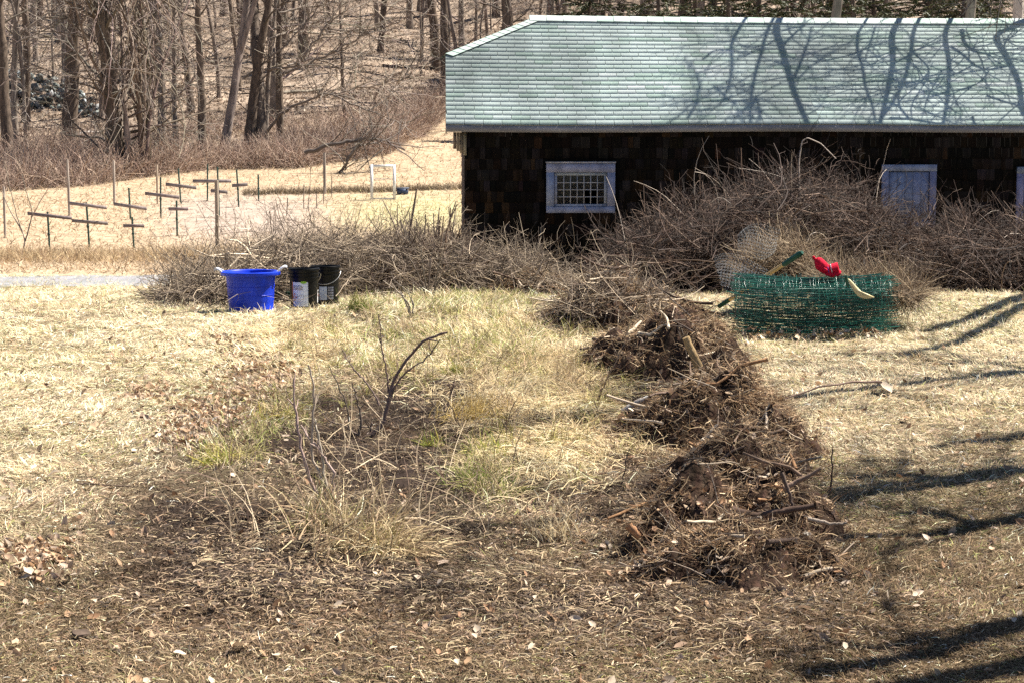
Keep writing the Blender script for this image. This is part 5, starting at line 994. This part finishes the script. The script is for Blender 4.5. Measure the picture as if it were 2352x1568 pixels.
a = A(); Pq = np.array([[pts[0]+[-.012, 0, .03], pts[0]+[-.004, 0, -.03], pts[0]+[.01, 0, -.075]]]); a.tubes(Pq, np.array([[.012, .016, .006]]), 6, (.02, .07, .045), cap=True); a.build('socket', M_black, o)
# red gloves
p = at(1897, 626, dR-.02); p[2] = rl_[2]+Rr*2+.03; k1 = dR/F
glove = thing('work_glove', p.tolist(), 0, 'red knitted work glove with striped cuff folded on top of the wire roll', 'glove')
def blobby(acc, ctrs, rads, c, n=14, seg=12, sq=1.0):
    P = np.array(ctrs, float); t_ = np.linspace(0, len(P)-1, seg); C_ = np.stack([np.interp(t_, np.arange(len(P)), P[:, i]) for i in range(3)], -1); r_ = np.interp(t_, np.arange(len(P)), rads)*np.sqrt(np.clip(1-(np.abs(np.linspace(-1, 1, seg))**6), .02, 1)); acc.tubes(C_[None], r_[None], n, c, cap=True)
RED = (.50, .010, .035)
a = A(); blobby(a, [(-.085, 0, .055), (-.06, -.004, .05), (-.035, -.01, .025), (-.01, -.015, .005), (.015, -.018, -.01)], [.030, .042, .043, .040, .036], RED)
for q in range(4): blobby(a, [(-.07+.02*q, .012, .06-.012*q), (-.095+.016*q, .0, .085-.014*q), (-.088+.012*q, -.022, .088-.018*q)], [.010, .011, .009], RED, 8, 8)
blobby(a, [(-.04, -.04, .02), (-.015, -.052, -.002), (.012, -.048, -.012)], [.012, .013, .010], RED, 8, 8)
blobby(a, [(-.02, -.03, -.022), (.03, -.035, -.036), (.08, -.03, -.030), (.105, -.02, -.012)], [.016, .022, .022, .012], RED)
a.build('palm', M_cloth, glove, True)
ax = nrm(np.array([.86, -.18, .22])); uu = nrm(np.cross(ax, [0, 1., .2])); vv = np.cross(ax, uu); a = A(); n_ = 22; an = np.arange(n_)*2*math.pi/n_; st0 = np.array([.0, -.018, -.004])
prof = [(0, .036), (.012, .038), (.0125, .039), (.018, .039), (.0185, .0385), (.034, .040), (.0345, .041), (.040, .041), (.0405, .0405), (.085, .044), (.088, .041), (.080, .037), (.01, .03)]
colr = [RED, RED, (.10, .05, .32), (.10, .05, .32), RED, RED, (.62, .5, .55), (.62, .5, .55), RED, RED, RED, (.25, .006, .02), (.12, .004, .01)]  # inner rings darker red: shade inside the cuff opening put into the colour
V = np.stack([st0+ax*h_+r_*(np.cos(an)[:, None]*uu*.8+np.sin(an)[:, None]*vv) for h_, r_ in prof]).reshape(-1, 3)
a.add(V, [[j_*n_+i, j_*n_+(i+1) % n_, j_*n_+n_+(i+1) % n_, j_*n_+n_+i] for j_ in range(len(prof)-1) for i in range(n_)], np.repeat(np.array(colr), n_, 0)); a.build('striped_cuff', M_cloth, glove, True); glove.scale = (1.2, 1.2, 1.2)
# grey wire netting hung in the brambles and straw-choked wire to the right
def netting(corner, nx_, ny_, cell, label, c, r_=.0013):
    P0, PX_, PY_ = [np.array(q, float) for q in corner]; o = A(); lines = []
    for j in range(ny_):
        row_ = []
        for i in range(2*nx_+1):
            u_ = i/(2*nx_); vv = (j + (.25 if i % 2 else -.25)*(1 if j % 2 else -1))/ny_; row_.append(P0+(PX_-P0)*u_+(PY_-P0)*vv + np.array([0, .10*math.sin(u_*5+vv*3)+.06*math.sin(vv*7), .05*math.sin(u_*4+vv*2)]))
        lines.append(row_)
    L_ = np.array(lines); o.tubes(L_, r_, 3, c)
    seg = [[L_[j, i], L_[j+1, i]] for j in range(ny_-1) for i in range(1, 2*nx_, 1) if ((i % 2 == 1) == (j % 2 == 0))]; o.tubes(np.array(seg), r_, 3, c); return tag(o.build('wire_netting', M_post), label, 'netting')
netting((at(1700, 535, 16.4), at(1790, 520, 16.7), at(1690, 600, 16.2)), 14, 10, .03, 'upper piece of grey chicken wire crumpled against the brambles', (.2, .21, .22)); netting((at(1640, 590, 16.2), at(1760, 610, 16.2), at(1660, 690, 15.8)), 18, 14, .03, 'lower sheet of grey chicken wire left of the green roll', (.2, .21, .23))
STRAWB = [(.24, .165, .105), (.16, .11, .07), (.34, .25, .16), (.10, .07, .048), (.46, .36, .24)]
a = A(); brush(a, 900, [(1710, 615), (1750, 570), (1810, 552), (1860, 575), (1890, 630)], [(1710, 650), (1890, 660)], [(1700, 17.3), (1900, 17.3)], .22, STRAWB, (.08, .26), .004, .8, 4, 1); tag(a.build('straw_bundle', M_twig), 'matted dry grass caught in netting behind the rake handle', 'dry grass')
a = A(); brush(a, 1000, [(1890, 635), (1940, 635), (2000, 648), (2060, 655), (2105, 665)], [(1890, 680), (2050, 690), (2115, 692)], [(1890, 16.4), (2115, 16.0)], .2, STRAWB, (.08, .26), .004, .6, 4, 1); tag(a.build('straw_bundle', M_twig), 'roll of brown dry grass right of the red glove', 'dry grass')
# ------------------------------------------------------------------ trees behind the barn and on the right lawn whose shade falls on the roof and grass
PV = np.array(at(1070, 600, 29.5)); cy_, sy_ = math.cos(R(2.2)), math.sin(R(2.2))
rn_l = np.array([0, -math.sin(SL), math.cos(SL)]); rn = np.array([rn_l[0]*cy_-rn_l[1]*sy_, rn_l[0]*sy_+rn_l[1]*cy_, rn_l[2]]); q = rp(0, 0); r0p = np.array([BX+q[0]*cy_-q[1]*sy_, BY+q[0]*sy_+q[1]*cy_, BZ+q[2]])
def roofpt(cx_, cy2):
    px_, py_ = 1674.6+cx_*.288, 18.8+cy2*.288; d_ = ray(px_, py_); t_ = ((r0p-CAM)@rn)/(d_@rn); return CAM + d_*t_
def shade_tree(name, base, limbs, label, r0=.16, H=8, ptf=roofpt, f=.6, zmin=4.9):
    o = thing(name, base, 0, label, 'tree'); b = np.array(base, float); tr, cr = A(), A()
    tops = []
    for (pts, w, t0, t1, att) in limbs:
        q = []
        for i, p_ in enumerate(pts): u_ = ptf(*p_); q.append(u_ + S*max((zmin-u_[2])/S[2], f*(t0+(t1-t0)*i/(len(pts)-1))))
        q = np.array(q) - b
        if att is not None: q = np.vstack([[att], (np.array(att)*.45+q[0]*.55)+[0, 0, .1], q])
        t_ = np.linspace(0, len(q)-1, 26); P = np.stack([np.interp(t_, np.arange(len(q)), q[:, i]) for i in range(3)], -1)
        for _ in range(2): P[1:-1] = .25*P[:-2]+.5*P[1:-1]+.25*P[2:]
        rr_ = w*.288/138*.5*1.45; cr.tubes(P[None], np.linspace(1.15, .7, 26)[None]*rr_, 7, (.17, .14, .12))
        m = 7; st, td = pick(np.repeat(P[None], m, 0), U(.3, 1, m)); P2 = grow(st, nrm(td*.8+rdir(m)), U(.5, 1.6, m), 7, .14, .0); cr.tubes(P2, np.linspace(.016, .006, 7), 4, (.18, .15, .13)); i = np.repeat(np.arange(m), 5); st, td = pick(P2[i], U(.2, 1, m*5)); P3 = grow(st, nrm(td+rdir(m*5)), U(.2, .8, m*5), 5, .15, 0); cr.tubes(P3, np.linspace(.008, .004, 5), 3, (.2, .16, .14))
    P = grow(np.array([[0, 0, -.4]]), np.array([[0, 0, 1.]]), H, 10, .02, .05); tr.tubes(P, (r0*(1-.55*np.linspace(0, 1, 10)))[None], 9, (.16, .13, .11)); tr.build('trunk', M_bark, o, True); cr.build('crown', M_twig, o); return o
gz_ = float(TZ(6.5, 36.8))
shade_tree('overhanging_tree', (6.3, 36.8, gz_), [
  ([(370, 110), (400, 220), (440, 340), (480, 520), (510, 640), (560, 780), (625, 940)], 36, 5.5, 8.5, (0, 0, 6.5)), ([(440, 280), (520, 200), (610, 120)], 15, 6.2, 7.5, None), ([(520, 560), (580, 420), (640, 260), (670, 130)], 18, 8, 10, None), ([(300, 200), (270, 330), (210, 520), (170, 750), (165, 935)], 22, 8.5, 10.5, (0, 0, 7)), ([(20, 250), (30, 430), (10, 600), (-60, 760)], 22, 9, 12, (0, 0, 7)), ([(-200, 400), (-120, 330), (0, 320), (100, 280)], 14, 9, 9, None), ([(-120, 620), (0, 740), (120, 740)], 12, 9, 9, None), ([(500, 620), (640, 470), (760, 380), (860, 300)], 13, 10, 13, None), ([(250, 900), (230, 740), (200, 700), (260, 840)], 12, 9, 10, None), ([(-330, 880), (-260, 760), (-230, 600), (-300, 420)], 16, 10, 13, None)],
  'bare tree behind the barn casting crooked shade on the roof middle')
shade_tree('overhanging_tree', (9.4, 37.0, float(TZ(9.4, 37))), [
  ([(1310, 130), (1310, 300), (1320, 430), (1280, 600), (1240, 780), (1190, 960)], 34, 5, 7.5, (0, 0, 6.5)), ([(1480, 140), (1470, 300), (1410, 560), (1330, 720), (1220, 880)], 24, 6, 8, (0, 0, 6.8)), ([(1025, 130), (1035, 350), (1075, 450), (1085, 620), (1140, 750), (1170, 930)], 18, 5.5, 8, (0, 0, 6.2)), ([(1730, 140), (1740, 280), (1765, 400), (1760, 560), (1740, 780), (1700, 950)], 28, 4.5, 7, (0, 0, 5.8)), ([(1180, 130), (1130, 280), (1090, 420)], 10, 6, 7, None), ([(1320, 430), (1420, 380), (1480, 300)], 10, 6, 7, None)],
  'bare multi-stemmed tree behind the barn shading the roof right of its middle')
shade_tree('overhanging_tree', (13.5, 34.6, float(TZ(13.5, 34.6))), [
  ([(2150, 160), (2140, 240), (2200, 330), (2260, 450), (2320, 580), (2350, 850)], 38, 4, 5.5, (0, 0, 5)), ([(1870, 150), (1885, 260), (1960, 330), (2060, 350), (2190, 335)], 19, 4.4, 4.4, None), ([(1780, 290), (1870, 350), (1960, 440), (2060, 485), (2240, 450)], 17, 4.6, 4.6, None), ([(1480, 340), (1600, 450), (1600, 540), (1480, 720), (1450, 800), (1460, 880)], 10, 4.5, 4.5, None), ([(1280, 880), (1440, 885), (1600, 910), (1780, 945), (2000, 965), (2200, 1010)], 17, 4, 3.4, None), ([(1440, 885), (1360, 790), (1350, 690), (1420, 540)], 13, 4, 4.4, None), ([(1960, 440), (1800, 520), (1650, 560), (1400, 620)], 10, 4.6, 4.6, None), ([(2060, 690), (2200, 740), (2300, 770), (2340, 830)], 13, 4.6, 4.6, None), ([(1940, 860), (1960, 920), (2000, 960)], 14, 3.8, 3.8, None), ([(2080, 490), (2010, 580), (1860, 650)], 8, 4.6, 4.6, None), ([(2190, 330), (2230, 220), (2290, 150)], 10, 4.3, 4.3, None)],
  'bare tree beyond the barn\'s right part, its limbs shading the right end of the roof', .18, 7)
shade_tree('lawn_tree', (6.6, 10.9, float(TZ(6.6, 10.9))), [([(2420, 1082), (2200, 1110), (1990, 1132), (1800, 1165)], 56, 4.6, 8.5, (0, 0, 2.6)), ([(2430, 1175), (2250, 1205), (2100, 1232), (1930, 1243)], 50, 4.6, 8, (0, 0, 2.9)), ([(2200, 1108), (2080, 1090), (1960, 1095)], 30, 5.5, 7.5, None), ([(2250, 1205), (2150, 1180), (2060, 1180)], 26, 5.5, 7, None)], 'bare lawn tree out at the right, level with the largest heap', .2, 7, gnd, 1.0, 3.4)
shade_tree('lawn_tree', (5.4, 7.6, float(TZ(5.4, 7.6))), [([(2440, 1405), (2280, 1455), (2150, 1498), (1990, 1530), (1860, 1548)], 54, 4.4, 8, (0, 0, 2.4)), ([(2430, 1510), (2280, 1548), (2150, 1580)], 44, 4.4, 6.5, (0, 0, 2.5)), ([(2200, 1480), (2100, 1470), (1980, 1490)], 26, 5.5, 7.5, None)], 'bare lawn tree nearest the viewer on the right', .18, 7, gnd, 1.0, 3.0)
shade_tree('lawn_tree', (10.6, 20.6, float(TZ(10.6, 20.6))), [([(2420, 668), (2330, 690), (2240, 732), (2130, 762)], 70, 5, 9, (0, 0, 3.5)), ([(2380, 690), (2290, 740), (2200, 790), (2080, 820)], 56, 5.5, 9.5, (0, 0, 3.8)), ([(2420, 1000), (2300, 1010), (2150, 1030)], 40, 6, 9, None)], 'bare lawn tree before the barn\'s right half', .2, 8, gnd, 1.0, 4.2)
for (x_, y_, H_, r_, s_, lb) in ((9.0, 11.9, 12, .18, 1, 'slender bare lawn tree standing behind the two nearest ones at the right'), (8.6, 15.5, 13, .17, 1, 'bare lawn tree level with the wire roll, out at the right')):
    o = new_tree('lawn_tree', H=H_, r0=r_, nb=34, b0=.45, low=0, twig=5, wob=.08); put_tree(o, (x_, y_, float(TZ(x_, y_))-.05), U(0, 6), s_, lb, None, True)
for o in SC.objects:
    if o.type == 'EMPTY' and o.parent is None and 'label' not in o: print('UNLABELLED', o.name)
